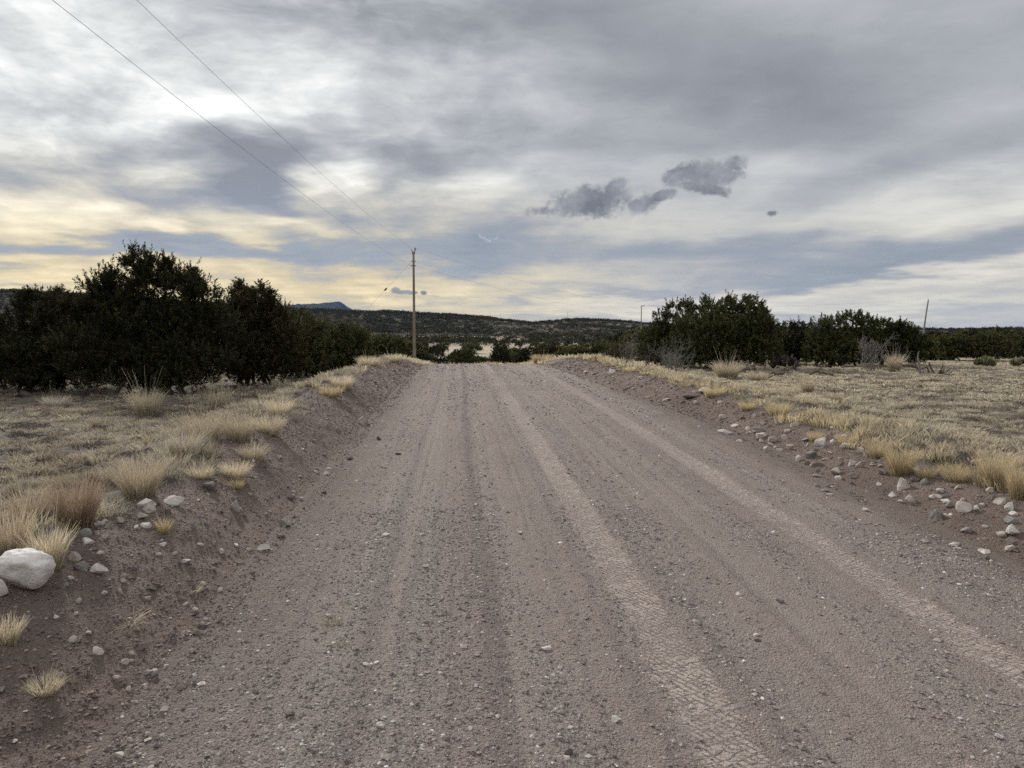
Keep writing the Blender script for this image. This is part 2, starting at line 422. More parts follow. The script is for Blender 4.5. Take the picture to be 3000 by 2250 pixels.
rr = np.array(rr); TH, RR = np.meshgrid(np.radians(th), rr)
X = RR * np.sin(TH); Y = RR * np.cos(TH); Z = H(X, Y)
vg = veg_mask(X, Y)
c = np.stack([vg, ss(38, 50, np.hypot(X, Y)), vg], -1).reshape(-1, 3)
V = np.stack([X, Y, Z], -1).reshape(-1, 3)
fc = grid_faces(len(rr), len(th), True)
V = np.vstack([V, [0, 0, float(H(0, 0))]]); c = np.vstack([c, [0, 0, 0]])
me = mesh('ground', V, fc[:, ::-1], c, True)
o = obj('ground', me, m_ground); tag(o, kind='structure')
# hills ring
th2 = np.concatenate([np.arange(-180, -50, 4.), np.arange(-50, 50, .25), np.arange(50, 180, 4.)])
rr2 = [float(rr[-1])]
while rr2[-1] < 6300: rr2.append(rr2[-1] * 1.018)
rr2 = np.array(rr2)
TH2, RR2 = np.meshgrid(np.radians(th2), rr2)
X = RR2 * np.sin(TH2); Y = RR2 * np.cos(TH2); Z = H(X, Y, False) - .0 - 0 * RR2
o = obj('hills', mesh('hills', np.stack([X, Y, Z], -1).reshape(-1, 3), grid_faces(len(rr2), len(th2), True)[:, ::-1], None, True), m_hill); tag(o, kind='structure')
# road sheet
ry = [-12.]
while ry[-1] < 58: ry.append(ry[-1] + (.25 if ry[-1] < 1.6 else max(.014, abs(ry[-1]) * .0065)))
ry = np.array(ry); rs = np.arange(-1.62, 3.82, .0165)
YY, SS = np.meshgrid(ry, rs, indexing='ij')
ZZ = roadZ(SS, YY)
XX = SS - K * YY
V = np.stack([XX, YY, ZZ], -1).reshape(-1, 3)
me = mesh('road', V, grid_faces(len(ry), len(rs))[:, ::-1], None, True, np.stack([SS, YY], -1).reshape(-1, 2))
o = obj('road', me, m_road); tag(o, kind='structure')
# mountain
mpx = [300, 600, 780, 860, 899, 934, 964, 989, 1004, 1024, 1046, 1078, 1098, 1143, 1165, 1190, 1400, 1900]
mpy = [925, 905, 897, 892, 890.5, 890, 886, 884, 889, 901, 911, 909, 912, 907, 909, 914, 945, 975]
D = 5000.
px_ = np.linspace(300, 1900, 260); top = np.interp(px_, mpx, mpy)
dep = np.linspace(-1, 1, 40)
PX, DP = np.meshgrid(px_, dep, indexing='ij')
yd = D + DP * 1100
xx = (PX - 1500) / F * yd
topz = (HOR - np.interp(PX, mpx, mpy)) / F * D + CAMH + 12 * fbm(PX * .05, DP * 0, 3, 71)
prof = 1 - np.abs(DP) ** 1.3
zz = -90 + (topz + 90) * prof + fbm(PX * .03, DP * 4, 4, 72) * 45 * (1 - prof) * prof * 3
o = obj('mountain', mesh('mountain', np.stack([xx, yd, zz], -1).reshape(-1, 3), grid_faces(len(px_), len(dep)), None, True), m_mount); tag(o, kind='structure')

# ------------------------------------------------------------------ juniper generator
def rand_unit(n, g):
    v = g.normal(size=(n, 3)); return v / np.linalg.norm(v, axis=1)[:, None]
def crown(lobes, nplume, nleaf, lsize, seed, plume_len=.22, plume_r=.085, up=.55, col=(.045, .052, .022), var=.35, brown=.15, zmin=.12):
    """foliage as upright feathery plumes of small scale-leaf sprays spread over a few lobes"""
    g = np.random.default_rng(seed)
    lobes = np.array(lobes, float)           # cx cy cz rx ry rz
    area = (lobes[:, 3] * lobes[:, 4] + lobes[:, 3] * lobes[:, 5] + lobes[:, 4] * lobes[:, 5]) 
    area = area + .22 * area.mean()
    idx = g.choice(len(lobes), nplume, p=area / area.sum())
    L = lobes[idx]; u = rand_unit(nplume, g); u[:, 2] = np.where(u[:, 2] < -.3, -u[:, 2] * .7, u[:, 2])
    rad = 1 - .42 * g.random(nplume) ** 1.6
    P0 = L[:, :3] + u * L[:, 3:] * rad[:, None]
    P0[:, 2] = np.maximum(P0[:, 2], zmin * .6 + .22 * g.random(nplume))
    nrm = u / L[:, 3:]; nrm /= np.linalg.norm(nrm, axis=1)[:, None]
    ax = nrm * (1 - .35 * up) + np.array([0, 0, up]) * (.35 + .65 * (u[:, 2:3] > -.2)) + g.normal(size=(nplume, 3)) * .22
    ax /= np.linalg.norm(ax, axis=1)[:, None]
    ln = plume_len * (.45 + g.random(nplume) ** 1.5 * 1.1) * (1 + .5 * (u[:, 2] > .55) * g.random(nplume))
    pr = plume_r * (.7 + .7 * g.random(nplume))
    shade = 1 + var * g.normal(size=nplume)
    bn = g.random(nplume) < brown
    n = nplume * nleaf
    pi = np.repeat(np.arange(nplume), nleaf)
    tt = g.random(n) ** .85
    a = ax[pi]
    off = rand_unit(n, g); off -= (off * a).sum(1)[:, None] * a
    prof = (1 - tt) ** .7 * (.35 + .65 * np.minimum(tt * 5, 1))
    clump = .55 + .45 * np.sin(tt * 19 + pi * 1.7)
    C = P0[pi] + a * (ln[pi] * (tt - .25))[:, None] + off * (pr[pi] * prof * g.random(n) ** .4 * clump)[:, None] * 1.4
    d = a * .8 + off * .8 + g.normal(size=(n, 3)) * .35; d /= np.linalg.norm(d, axis=1)[:, None]
    w = np.cross(d, rand_unit(n, g)); w /= np.linalg.norm(w, axis=1)[:, None] + 1e-9
    sz = lsize * (.6 + .8 * g.random(n))
    v0 = C - w * (sz * .17)[:, None]; v1 = C + w * (sz * .17)[:, None]; v2 = C + d * sz[:, None]; v3 = C - d * (sz * .35)[:, None]
    V = np.stack([v3, v1, v2, v0], 1).reshape(-1, 3)
    Fq = np.arange(4 * n).reshape(-1, 4)
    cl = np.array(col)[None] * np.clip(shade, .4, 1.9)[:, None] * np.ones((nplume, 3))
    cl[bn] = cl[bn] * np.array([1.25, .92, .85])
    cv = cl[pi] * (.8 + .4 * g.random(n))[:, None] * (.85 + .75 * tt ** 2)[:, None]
    cv = np.repeat(cv, 4, 0)
    return V, Fq, np.clip(cv, .008, .3)
def limbs(lobes, seed, r0=.11, n=10, base=(0, 0), spread=.9):
    r0 = r0 * .62
    g = np.random.default_rng(seed + 99); parts = []
    lobes = np.array(lobes)
    for k in range(n):
        L = lobes[k % len(lobes)]
        e = L[:3] + rand_unit(1, g)[0] * L[3:] * (.2 + .35 * g.random()); e[2] = max(e[2], .5); e[1] += .3 * L[4]
        b0 = np.array([base[0] + g.normal() * spread * .5, base[1] + abs(g.normal()) * spread * .4, -.15])
        mid = b0 * .55 + e * .45 + g.normal(size=3) * .12; mid[2] = e[2] * .38
        tt = np.linspace(0, 1, 8)[:, None]
        p = (1 - tt) ** 2 * b0 + 2 * tt * (1 - tt) * mid + tt ** 2 * e + g.normal(size=(8, 3)) * .025
        rr_ = r0 * (.6 + .5 * g.random())
        parts.append(tube(p, np.linspace(rr_, rr_ * .18, 8), 6))
        for q in range(3):
            i0 = g.integers(3, 7); tip = p[i0] + (rand_unit(1, g)[0] + np.array([0, 0, .4])) * .5
            parts.append(tube(np.linspace(p[i0], tip, 4) + g.normal(size=(4, 3)) * .02, np.linspace(rr_ * .35, .006, 4), 4))
    return join(parts)
def juniper(name, loc, lobes, nplume, nleaf, lsize, seed, label, cat='juniper', group='junipers beside the road', rz=0, r0=.11, nl=10, **kw):
    e = empty(name, loc, rz); tag(e, label, cat, group)
    V, Fq, cv = crown(lobes, nplume, nleaf, lsize, seed, **kw)
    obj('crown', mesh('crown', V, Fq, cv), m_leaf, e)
    V, Fq = limbs(lobes, seed, r0, nl)
    obj('trunk', mesh('trunk', V, Fq, None, True), m_bark, e)
    return e
def place(px, y): p = at_y(px, y); return (p[0], p[1], p[2] - .02)
def u_at(y): return y / F        # metres per photograph pixel at this depth

def shaped(name, x0, x1, ybase, outline, seed, label, depth=.9, nplume=500, nleaf=90, lsize=.07, zmin=.1, **kw):
    """juniper whose lobes follow an outline given as (column, row of the top)"""
    cx = (x0 + x1) / 2; loc = at_y(cx, ybase); k = u_at(ybase)
    rowb = HOR + (CAMH - loc[2]) / k
    lobes = []; g = np.random.default_rng(seed)
    w = (x1 - x0) * k
    for (px, row, rw) in outline:
        h = (rowb - row) * k; r = rw * k
        lx = (px - cx) * k
        if rw <= 16:                  # a slender spire above the dome
            for j in range(3): lobes.append((lx, g.normal() * .1 * w, h - r * (1.2 + 2.2 * j), r * (.7 + .5 * j), r * (.7 + .5 * j), r * 1.8))
            continue
        nv = max(1, int(round(h / (1.5 * r))))
        for j in range(nv):
            if j == 0 and row > rowb - 1: continue
            zc = h - r * .95 - j * (h - r * .9) / max(nv, 1) * .9
            dy = g.normal() * .25 * w * depth * .5
            sc = 1 + .15 * j
            lobes.append((lx, dy, max(zc, r * .6), r * sc, max(r, .32 * w * depth) * .8, r))
    hw = w / 2; rs_ = min(.62, hw * .42); m_ = max(3, int(round(w / (rs_ * .95))))
    for q in range(m_):
        fx = (q + .5) / m_ * 2 - 1
        lobes.append((fx * (hw - rs_ * .7), -.22 * hw + g.normal() * .1 * hw, .30, rs_, rs_ * 1.3, .42)); lobes.append((fx * (hw - rs_), -.1 * hw, .75, rs_, max(rs_, .3 * w * depth), .5))
    return juniper(name, (loc[0], loc[1], loc[2] - .03), lobes, int(nplume * 4.3), int(nleaf * .66), lsize * .6, seed, label, zmin=zmin, **kw)

DK = (.030, .031, .016); GR = (.058, .064, .027); OL = (.074, .074, .034)
shaped('juniper_tree', 265, 660, 18, [(425, 742, 45), (340, 800, 62), (470, 790, 70), (545, 800, 60), (610, 835, 45), (300, 850, 50), (380, 850, 70), (640, 900, 55), (560, 900, 80), (300, 980, 75), (450, 960, 95), (422, 742, 11), (452, 758, 12), (348, 792, 12), (330, 806, 11), (488, 768, 12), (516, 772, 12), (556, 790, 12), (584, 806, 12), (282, 840, 11)], 1,
       'tall black-green juniper with a ragged peaked top, largest of the left roadside group', nplume=1500, nleaf=85, lsize=.075, plume_len=.27, plume_r=.08, up=.75, col=DK, r0=.12, nl=14)
shaped('juniper_tree', -140, 300, 18.6, [(125, 850, 40), (190, 868, 38), (245, 885, 40), (60, 905, 60), (-20, 915, 70), (-100, 930, 60), (150, 940, 80), (30, 990, 80), (240, 980, 70), (126, 842, 12), (142, 856, 11), (190, 862, 12), (208, 872, 10), (244, 884, 10), (262, 876, 10)], 2,
       'broad dark juniper cut off by the left edge of the photo, with small spiky tops', nplume=1050, nleaf=75, lsize=.08, col=DK, nl=10)
shaped('juniper_tree', 640, 880, 20.5, [(705, 838, 30), (780, 848, 28), (740, 880, 48), (708, 868, 40), (775, 872, 40), (820, 895, 45), (690, 930, 55), (780, 960, 70), (850, 960, 45), (704, 834, 12), (736, 826, 12), (782, 838, 12), (806, 852, 10), (690, 852, 10)], 3,
       'dark juniper with two thin spires leaning between the tallest juniper and the greener bushes', nplume=800, nleaf=80, lsize=.075, col=(.040, .038, .019), brown=.3, nl=8)
shaped('juniper_tree', 800, 960, 24, [(840, 898, 40), (890, 905, 38), (930, 930, 40), (870, 960, 60)], 4,
       'olive juniper half hidden behind the dark spired juniper', nplume=380, nleaf=70, lsize=.08, col=OL, nl=7)
shaped('juniper_tree', 860, 1085, 26, [(900, 935, 45), (960, 950, 42), (1020, 948, 38), (1055, 970, 35), (930, 990, 60), (1010, 1010, 55)], 5,
       'rounded green juniper bush with upright feathery shoots at the end of the left group', nplume=620, nleaf=75, lsize=.085, plume_len=.3, col=GR, nl=7)
shaped('juniper_tree', 1075, 1190, 36, [(1110, 990, 26), (1150, 998, 26), (1180, 1010, 20)], 6,
       'low green juniper bush just left of the near power pole', nplume=260, nleaf=60, lsize=.10, col=GR, nl=5)
shaped('juniper_tree', 1885, 2040, 33.5, [(1935, 905, 24), (1965, 885, 26), (2010, 878, 28), (1910, 955, 38), (1980, 950, 50)], 7,
       'loose-limbed juniper with knobbly tips on the left flank of the big right-hand juniper', nplume=480, nleaf=70, lsize=.09, col=(.044, .046, .02), nl=9)
shaped('juniper_tree', 1960, 2290, 31.5, [(2060, 880, 40), (2130, 876, 42), (2185, 872, 40), (2225, 900, 42), (2265, 945, 42), (2010, 920, 50), (2080, 970, 70), (2180, 970, 75), (2140, 920, 60), (2186, 868, 13), (2135, 872, 12), (2062, 874, 13), (2212, 884, 11), (2240, 905, 10), (2030, 890, 13), (2060, 910, 62), (2120, 900, 55), (2190, 905, 62)], 8,
       'biggest juniper right of the road, dense dome with a jagged top', nplume=1150, nleaf=85, lsize=.095, plume_len=.22, plume_r=.085, up=.6, col=GR, nl=9)
shaped('juniper_tree', 2270, 2370, 35.5, [(2300, 945, 26), (2340, 940, 26), (2320, 990, 45)], 9,
       'small near-black juniper wedged between the two large right-hand junipers', nplume=300, nleaf=60, lsize=.10, col=DK, nl=5)
shaped('juniper_tree', 2345, 2560, 34, [(2390, 935, 32), (2440, 928, 32), (2500, 912, 34), (2530, 925, 34), (2400, 990, 52), (2490, 980, 60)], 10,
       'spreading juniper with a spiky peak and bare grey limbs low in its left side', nplume=700, nleaf=80, lsize=.10, col=GR, nl=10)
shaped('juniper_tree', 2540, 2700, 34.5, [(2580, 935, 30), (2625, 940, 30), (2655, 950, 28), (2670, 985, 30), (2600, 990, 50)], 11,
       'dark bushy juniper behind the broken stump, right end of the large right-hand clump', nplume=560, nleaf=80, lsize=.10, col=(.038, .046, .02), nl=7)
for k, (a, b_, yb, row, lab) in enumerate([
    (2690, 2770, 46, 985, 'small yellowish green juniper just right of the broken stump'),
    (2740, 2850, 44, 980, 'olive green juniper bush at the far edge of the dry field'),
    (2820, 2960, 43.5, 968, 'rounded olive juniper behind the small yellow shrub in the field'),
    (2930, 3080, 44, 975, 'green juniper bush cut by the right edge, behind the low straw coloured shrub'),
    (2680, 2790, 62, 968, 'dark juniper standing around the base of the leaning pole'),
    (2800, 2900, 70, 962, 'far dark juniper on the skyline right of the leaning pole'),
    (2870, 3000, 66, 956, 'wide dark juniper on the skyline above the yellow shrub'),
    (2980, 3120, 60, 955, 'dark skyline juniper at the right edge of the photo')]):
    w = b_ - a
    shaped('juniper_tree', a, b_, yb, [(a + .25 * w, row + 8, .2 * w), (a + .5 * w, row, .22 * w), (a + .78 * w, row + 6, .2 * w), (a + .5 * w, row + 25, .36 * w)], 20 + k, lab,
           nplume=300, nleaf=55, lsize=.13, col=[OL, GR, OL, GR, DK, DK, DK, DK][k], nl=5, group='junipers along the far edge of the field')
# junipers seen right beyond the crest of the road
for k, (a, b_, yb, row, lab) in enumerate([
    (1318, 1402, 78, 1018, 'rounded juniper bush touching the left side of the road crest'),
    (1432, 1500, 88, 1000, 'upright dark juniper standing right in the middle beyond the road crest'),
    (1505, 1598, 74, 1015, 'dense dark round juniper at the right side of the road crest'),
    (1250, 1320, 120, 1005, 'dome shaped dark juniper just right of the near power pole base'),
    (1196, 1240, 105, 1008, 'dark juniper directly behind the foot of the near power pole'),
    (1840, 1905, 70, 985, 'green juniper in front of the pole with the cross arm'),
    (1775, 1825, 62, 1020, 'low bright green juniper bush left of the grey bare shrub'),
    (1870, 1925, 52, 1022, 'low green juniper bush at the left foot of the big right-hand juniper'),
    (1655, 1730, 64, 1015, 'feathery green juniper bush behind the golden grass bank'),
    (1720, 1790, 68, 1008, 'green juniper bush with upright shoots beside the feathery one')]):
    w = b_ - a
    shaped('juniper_tree', a, b_, yb, [(a + .25 * w, row + 7, .22 * w), (a + .5 * w, row, .26 * w), (a + .77 * w, row + 6, .22 * w), (a + .5 * w, row + 22, .42 * w)], 40 + k, lab,
           nplume=260, nleaf=45, lsize=.17, plume_r=.2, col=[GR, DK, DK, DK, DK, GR, OL, GR, OL, GR][k], nl=5, group='junipers just beyond the road crest')

# ---- valley junipers: a few models, copied
protos_mid = []; protos_far = []
for k in range(6):
    g = np.random.default_rng(200 + k)
    lob = [(g.normal() * .5, g.normal() * .5, .85 + .35 * g.random(), .95 + .3 * g.random(), .95 + .3 * g.random(), .95 + .2 * g.random()) for _ in range(4)]
    V, Fq, cv = crown(lob, 200, 26, .26, 300 + k, plume_len=.3, plume_r=.2, col=[DK, GR, OL, GR, DK, GR][k], zmin=.15)
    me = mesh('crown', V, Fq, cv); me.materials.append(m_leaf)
    V, Fq = limbs(lob, 300 + k, .1, 4); mt = mesh('trunk', V, Fq); mt.materials.append(m_bark)
    protos_mid.append((me, mt))
    V, Fq, cv = crown(lob, 60, 10, .62, 400 + k, plume_len=.6, plume_r=.3, col=[DK, GR, OL, GR, DK, GR][k], zmin=.2)
    mf = mesh('far_crown', V, Fq, cv); mf.materials.append(m_leaf); protos_far.append((mf, V, Fq, cv))
g = np.random.default_rng(77)
placed = []; nmid = 0
def dens(px, y):
    if px > 1560 and px < 1980: return 1.0
    if px <= 1100: return .7
    if px > 2250: return .8
    if 1410 < px < 1440 and y < 260: return 0
    return .55 if y > 100 else .42
tries = 0
first = {}
while len(placed) < 275 and tries < 40000:
    tries += 1
    px = g.uniform(-60, 3060); y = 1 / g.uniform(1 / 560., 1 / 62.)
    x = (px - 1500) / F * y
    if px < 1090 and y < 180: continue
    if px > 1900 and y < 90: continue
    if 470 < y < 560 and 1000 < px < 1420: continue
    if 1180 < px < 1600 and y < 95: continue
    if px > 1960 and g.random() > .3: continue
    if px < 1090 and g.random() > .3: continue
    if g.random() > dens(px, y): continue
    sz = g.uniform(.62, 1.25)
    if any((x - q[0]) ** 2 + (y - q[1]) ** 2 < (1.7 * (sz + q[2]) * (.75 if px > 1540 else 1.05)) ** 2 for q in placed): continue
    z = float(H(x, y)); placed.append((x, y, sz))
    k = int(g.integers(0, 6))
    if px < 1090: lab, gp = 'distant juniper showing past the left roadside junipers', 'junipers behind the left roadside group'
    elif px < 1215: lab, gp = 'distant dark juniper dotting the pale valley left of the near power pole', 'valley junipers left of the near power pole'
    elif px < 1440: lab, gp = 'distant dark juniper on the valley floor between the near power pole and the road axis', 'valley junipers right of the near power pole'
    elif px < 1600: lab, gp = 'distant dark juniper on the valley floor straight over the right half of the road crest', 'valley junipers over the right half of the road'
    elif px < 1900: lab, gp = 'juniper in the dense green belt left of the pole with the cross arm', 'junipers of the green belt below the right hill'
    else: lab, gp = 'distant juniper glimpsed beyond the right-hand clump', 'junipers beyond the right-hand clump'
    if y < 190:
        e = empty('juniper_tree', (x, y, z - .05), g.uniform(0, 6.28)); e.scale = (sz, sz, sz * g.uniform(.85, 1.1))
        for nm, d_ in (('crown', protos_mid[k][0]), ('trunk', protos_mid[k][1])):
            c_ = bpy.data.objects.new(nm, d_); COL.objects.link(c_); c_.parent = e
        tag(e, lab, 'juniper', gp)
    else:
        o = bpy.data.objects.new('juniper_tree', protos_far[k][0]); COL.objects.link(o)
        o.location = (x, y, z - .1); o.scale = (sz * 1.1, sz * 1.1, sz); o.rotation_euler = (0, 0, g.uniform(0, 6.28)); tag(o, lab, 'juniper', gp)
# the rest, beyond about 300: one scattered wood over the far plain and hills
Vs = []; Fs = []; Cs = []; off = 0; n = 0
N_ = 260000
px = g.uniform(-80, 3080, N_); y = np.where(g.random(N_) < .35, 1 / g.uniform(1 / 1150., 1 / 330., N_), g.uniform(560, 1150, N_))
x = (px - 1500) / F * y
cl = vnoise(x * .012, y * .012, 88) * .5 + .5
pr = (.20 + .80 * (1 - ss(1150, 1560, px))) * (.12 + 1.35 * cl ** 1.3) * np.where(px > 1960, .7, 1)
ok = (g.random(N_) < pr) & ~((430 < y) & (y < 570) & (1000 < px) & (px < 1420))
ok &= ~((y < 560) & ~(((1540 < px) & (px < 1960)) | (px < 1000) | (px > 2200)) & (g.random(N_) > .35))
far_pts = list(zip(x[ok], y[ok]))
keep = []
cell = {}
for (x, y) in far_pts:
    kx, ky = int(x // 3.6), int(y // 7)
    if (kx, ky) in cell: continue
    cell[(kx, ky)] = 1; keep.append((x, y))
if len(keep) > 19000: keep = [keep[i] for i in g.choice(len(keep), 19000, replace=False)]
kz = H(np.array([q[0] for q in keep]), np.array([q[1] for q in keep]), False)
for (x, y), z in zip(keep, kz):
    mf, V, Fq, cv = protos_far[int(g.integers(0, 6))]
    m_ = len(Fq); sel = g.choice(m_, 58, replace=False)
    sz = g.uniform(.8, 1.6) * (1.2 if x < -.02 * y else 1.); a = g.uniform(0, 6.28); ca, sa = math.cos(a), math.sin(a)
    v = V.reshape(-1, 4, 3)[sel].reshape(-1, 3)
    w = np.stack([v[:, 0] * ca - v[:, 1] * sa, v[:, 0] * sa + v[:, 1] * ca, v[:, 2]], -1) * sz * np.array([1.15, 1.15, 1.0]) + np.array([x, y, z - .2])
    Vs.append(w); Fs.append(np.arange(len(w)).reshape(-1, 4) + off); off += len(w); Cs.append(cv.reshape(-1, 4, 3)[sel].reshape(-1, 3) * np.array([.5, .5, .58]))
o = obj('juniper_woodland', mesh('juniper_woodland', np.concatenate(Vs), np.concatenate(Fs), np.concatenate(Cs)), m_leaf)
tag(o, 'scattered dark juniper woodland covering the far hills', 'woodland', kind='stuff')

# ------------------------------------------------------------------ grass
STRAW = np.array((.60, .525, .39)); GOLD = np.array((.58, .48, .30)); REDB = np.array((.32, .24, .17)); GREY = np.array((.43, .395, .335)); OLV = np.array((.30, .285, .165))
def blades(n, h, rad, g, lean=.6, width=.004, curve=.5, low=.35, segs=3):
    """n grass blades of one tuft: returns (n, levels, 3) centre lines and half widths"""
    a = g.uniform(0, 6.283, n); rr_ = rad * np.sqrt(g.random(n)) * .55
    b0 = np.stack([rr_ * np.cos(a), rr_ * np.sin(a), np.full(n, -.01)], -1)
    a2 = a + g.normal(size=n) * .7
    ln = h * (low + (1 - low) * g.random(n)); le = lean * (.3 + g.random(n))
    out = np.stack([np.cos(a2), np.sin(a2), np.zeros(n)], -1)
    ts = np.linspace(0, 1, segs + 1)
    P_ = b0[:, None] + (out[:, None] * (le * ln)[:, None, None] * (ts[None, :, None] * (1 - curve) + curve * ts[None, :, None] ** 2.2))
    P_[..., 2] += ln[:, None] * (ts - .28 * le[:, None] * curve * ts ** 3)
    w = width * (.6 + .8 * g.random(n))[:, None] * (1 - .75 * ts)[None]
    side = np.stack([-np.sin(a2), np.cos(a2), g.normal(size=n) * .4], -1)
    tw = g.uniform(0, 3.14, n); side = side * np.cos(tw)[:, None] + out * np.sin(tw)[:, None]
    return P_, w, side
def blades_mesh(P_, w, side, colour, g, tipcol=1.2):
    n, L, _ = P_.shape
    A_ = P_ - side[:, None] * w[..., None]; B_ = P_ + side[:, None] * w[..., None]
    V = np.stack([A_, B_], 2).reshape(-1, 3)           # n, L, 2
    i = (np.arange(n) * L * 2)[:, None]; j = np.arange(L - 1)[None] * 2
    q = i + j
    Fq = np.stack([q, q + 1, q + 3, q + 2], -1).reshape(-1, 4)
    sh = (.72 + .5 * g.random(n))
    c = colour * sh[:, None] if colour.ndim == 2 else colour[None] * sh[:, None]
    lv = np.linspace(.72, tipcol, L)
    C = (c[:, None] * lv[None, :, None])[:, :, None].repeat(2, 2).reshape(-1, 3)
    return V, Fq, C
class Acc:
    def __init__(s): s.V = []; s.F = []; s.C = []; s.o = 0
    def add(s, V, Fq, C, loc=(0, 0, 0)):
        s.V.append(V + np.asarray(loc)); s.F.append(Fq + s.o); s.C.append(C); s.o += len(V)
    def mesh(s, name): return mesh(name, np.concatenate(s.V), np.concatenate(s.F), np.concatenate(s.C))
g = np.random.default_rng(500)
# template tufts for the ground cover
tmpl = {}
for lod, (nb, wd, sg) in enumerate([(70, .0028, 3), (34, .0065, 2), (18, .013, 1)]):
    tmpl[lod] = []
    for k in range(10):
        P_, w, sd = blades(nb, .12, .15, g, lean=.8, width=wd, low=.35, segs=sg)
        tmpl[lod].append(blades_mesh(P_, w, sd, np.array([1., 1, 1]), g))
def grass_field(name, label, side, cnt_den):
    acc = Acc(); gg = np.random.default_rng(600 + (side > 0)); total = 0
    for (r0_, r1_, den) in cnt_den:
        a0, a1 = R(-39), R(39)
        area = (a1 - a0) / 2 * (r1_ ** 2 - r0_ ** 2); n = int(area * den)
        r = np.sqrt(gg.uniform(r0_ ** 2, r1_ ** 2, n)); a = gg.uniform(a0, a1, n)
        x = r * np.sin(a); y = r * np.cos(a); s = S(x, y)
        vm = veg_mask(x, y); pn = fbm(x * .8, y * .8, 3, 91) * .5 + .5
        e = (edgeL(y) - s) if side < 0 else (s - edgeR(y))
        ok = (s * side > side * 1.0) & (vm > .45) 
        clm = clump(x, y, side); ok &= gg.random(n) < np.clip(.25 + 1.3 * pn, 0, 1) * np.clip(.25 + vm, 0, 1) * ss(.28, .5, clm)
        if side > 0: ok &= (y < 48) 
        else: ok &= (y < 45)
        x, y, r, s, pn, e, clm = [q[ok] for q in (x, y, r, s, pn, e, clm)]
        z = ground(x, y)
        p2 = fbm(x * .35 + 5, y * .35, 3, 95) * .5 + .5
        lod = 0 if r1_ <= 8 else 1 if r1_ <= 17 else 2
        for i in range(len(x)):
            V, Fq, C = tmpl[lod][gg.integers(0, 10)]
            hh = gg.uniform(.5, 1.15) * (.75 + .6 * pn[i]) * (.35 + 1.15 * clm[i]); ww = gg.uniform(.7, 1.2)
            near_edge = math.exp(-max(e[i], 0) / (.7 if side > 0 else .7)) * min(1, .4 + pn[i])
            if side > 0:
                hh *= .62 + 1.0 * near_edge
                colr = STRAW * .95 * (1 - near_edge) + GOLD * near_edge; colr = colr * (1 - .5 * p2[i] * (1 - near_edge)) + GREY * (.5 * p2[i] * (1 - near_edge))
            else:
                hh *= .62 + 1.5 * math.exp(-max(e[i] - .25, 0) / 1.1) * pn[i] * gg.uniform(.3, 1.0)
                q = gg.random()
                colr = GREY * .55 + STRAW * .45 if q < .62 else STRAW if q < .80 else REDB * .5 + STRAW * .4
                colr = colr * .80
            if lod == 2: ww *= 1.35; hh *= 1.05
            an = gg.uniform(0, 6.28); ca, sa = math.cos(an), math.sin(an)
            w = np.empty_like(V); w[:, 0] = (V[:, 0] * ca - V[:, 1] * sa) * ww + x[i]; w[:, 1] = (V[:, 0] * sa + V[:, 1] * ca) * ww + y[i]; w[:, 2] = V[:, 2] * hh + z[i]
            if gg.random() < .04: colr = REDB * .9
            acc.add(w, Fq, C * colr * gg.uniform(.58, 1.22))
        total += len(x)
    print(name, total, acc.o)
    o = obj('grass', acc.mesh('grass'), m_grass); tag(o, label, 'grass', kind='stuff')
grass_field('gr', 'low pale straw bunch grass covering the field right of the road', 1, [(3, 8, 62), (8, 17, 48), (17, 30, 30), (30, 48, 16)])
grass_field('gl', 'dry greyish straw grass covering the ground left of the road', -1, [(2, 8, 62), (8, 17, 46), (17, 30, 22), (30, 45, 10)])
# grass along the brow of the road and valley grass
acc = Acc(); gg = np.random.default_rng(650)
n = 2600
px = gg.uniform(1120, 1990, n); y = gg.uniform(29, 75, n); x = (px - 1500) / F * y; z = ground(x, y)
for i in range(n):
    s = x[i] + K * y[i]
    if -1.3 < s < 3.4 and y[i] < 58: continue
    V, Fq, C = tmpl[2][gg.integers(0, 10)]
    hh = gg.uniform(1, 2.2); w = V * np.array([2.0, 2.0, hh]) + np.array([x[i], y[i], z[i]])
    acc.add(w, Fq, C * STRAW * gg.uniform(.8, 1.15))
o = obj('grass', acc.mesh('grass'), m_grass); tag(o, 'pale dry grass on the slope falling away beyond the road crest', 'grass', kind='stuff')

# individual tufts
def tuft(px, py, wpx, hpx, colr, label, group, name='grass_tuft', lean=.55, nb=None, stalks=0, low=.35, py_is_base=True):
    p = hit(px, py); k = p[1] / F
    w = wpx * k; h = hpx * k
    gg = np.random.default_rng(int(px * 7 + py)); acc = Acc()
    nb = nb or int(np.clip(900 * (w / .35) * (5 / p[1]) ** .6, 160, 1300))
    bw = max(.0016, .45 * k)
    P_, ww, sd = blades(nb, h * .98, w * .52, gg, lean=lean * min(1.3, w / h), width=bw, low=low)
    base = np.asarray(colr)
    cols = np.where(gg.random((nb, 1)) < .25, base * .7 + REDB * .2, base)
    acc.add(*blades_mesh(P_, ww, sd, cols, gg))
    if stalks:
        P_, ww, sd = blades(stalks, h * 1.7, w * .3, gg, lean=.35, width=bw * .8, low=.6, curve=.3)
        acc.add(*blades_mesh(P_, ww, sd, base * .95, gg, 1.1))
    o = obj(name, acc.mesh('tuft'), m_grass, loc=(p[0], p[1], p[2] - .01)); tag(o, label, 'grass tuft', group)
    return o
TL = 'grass tufts on the left verge'; TR = 'grass tufts on the right verge'
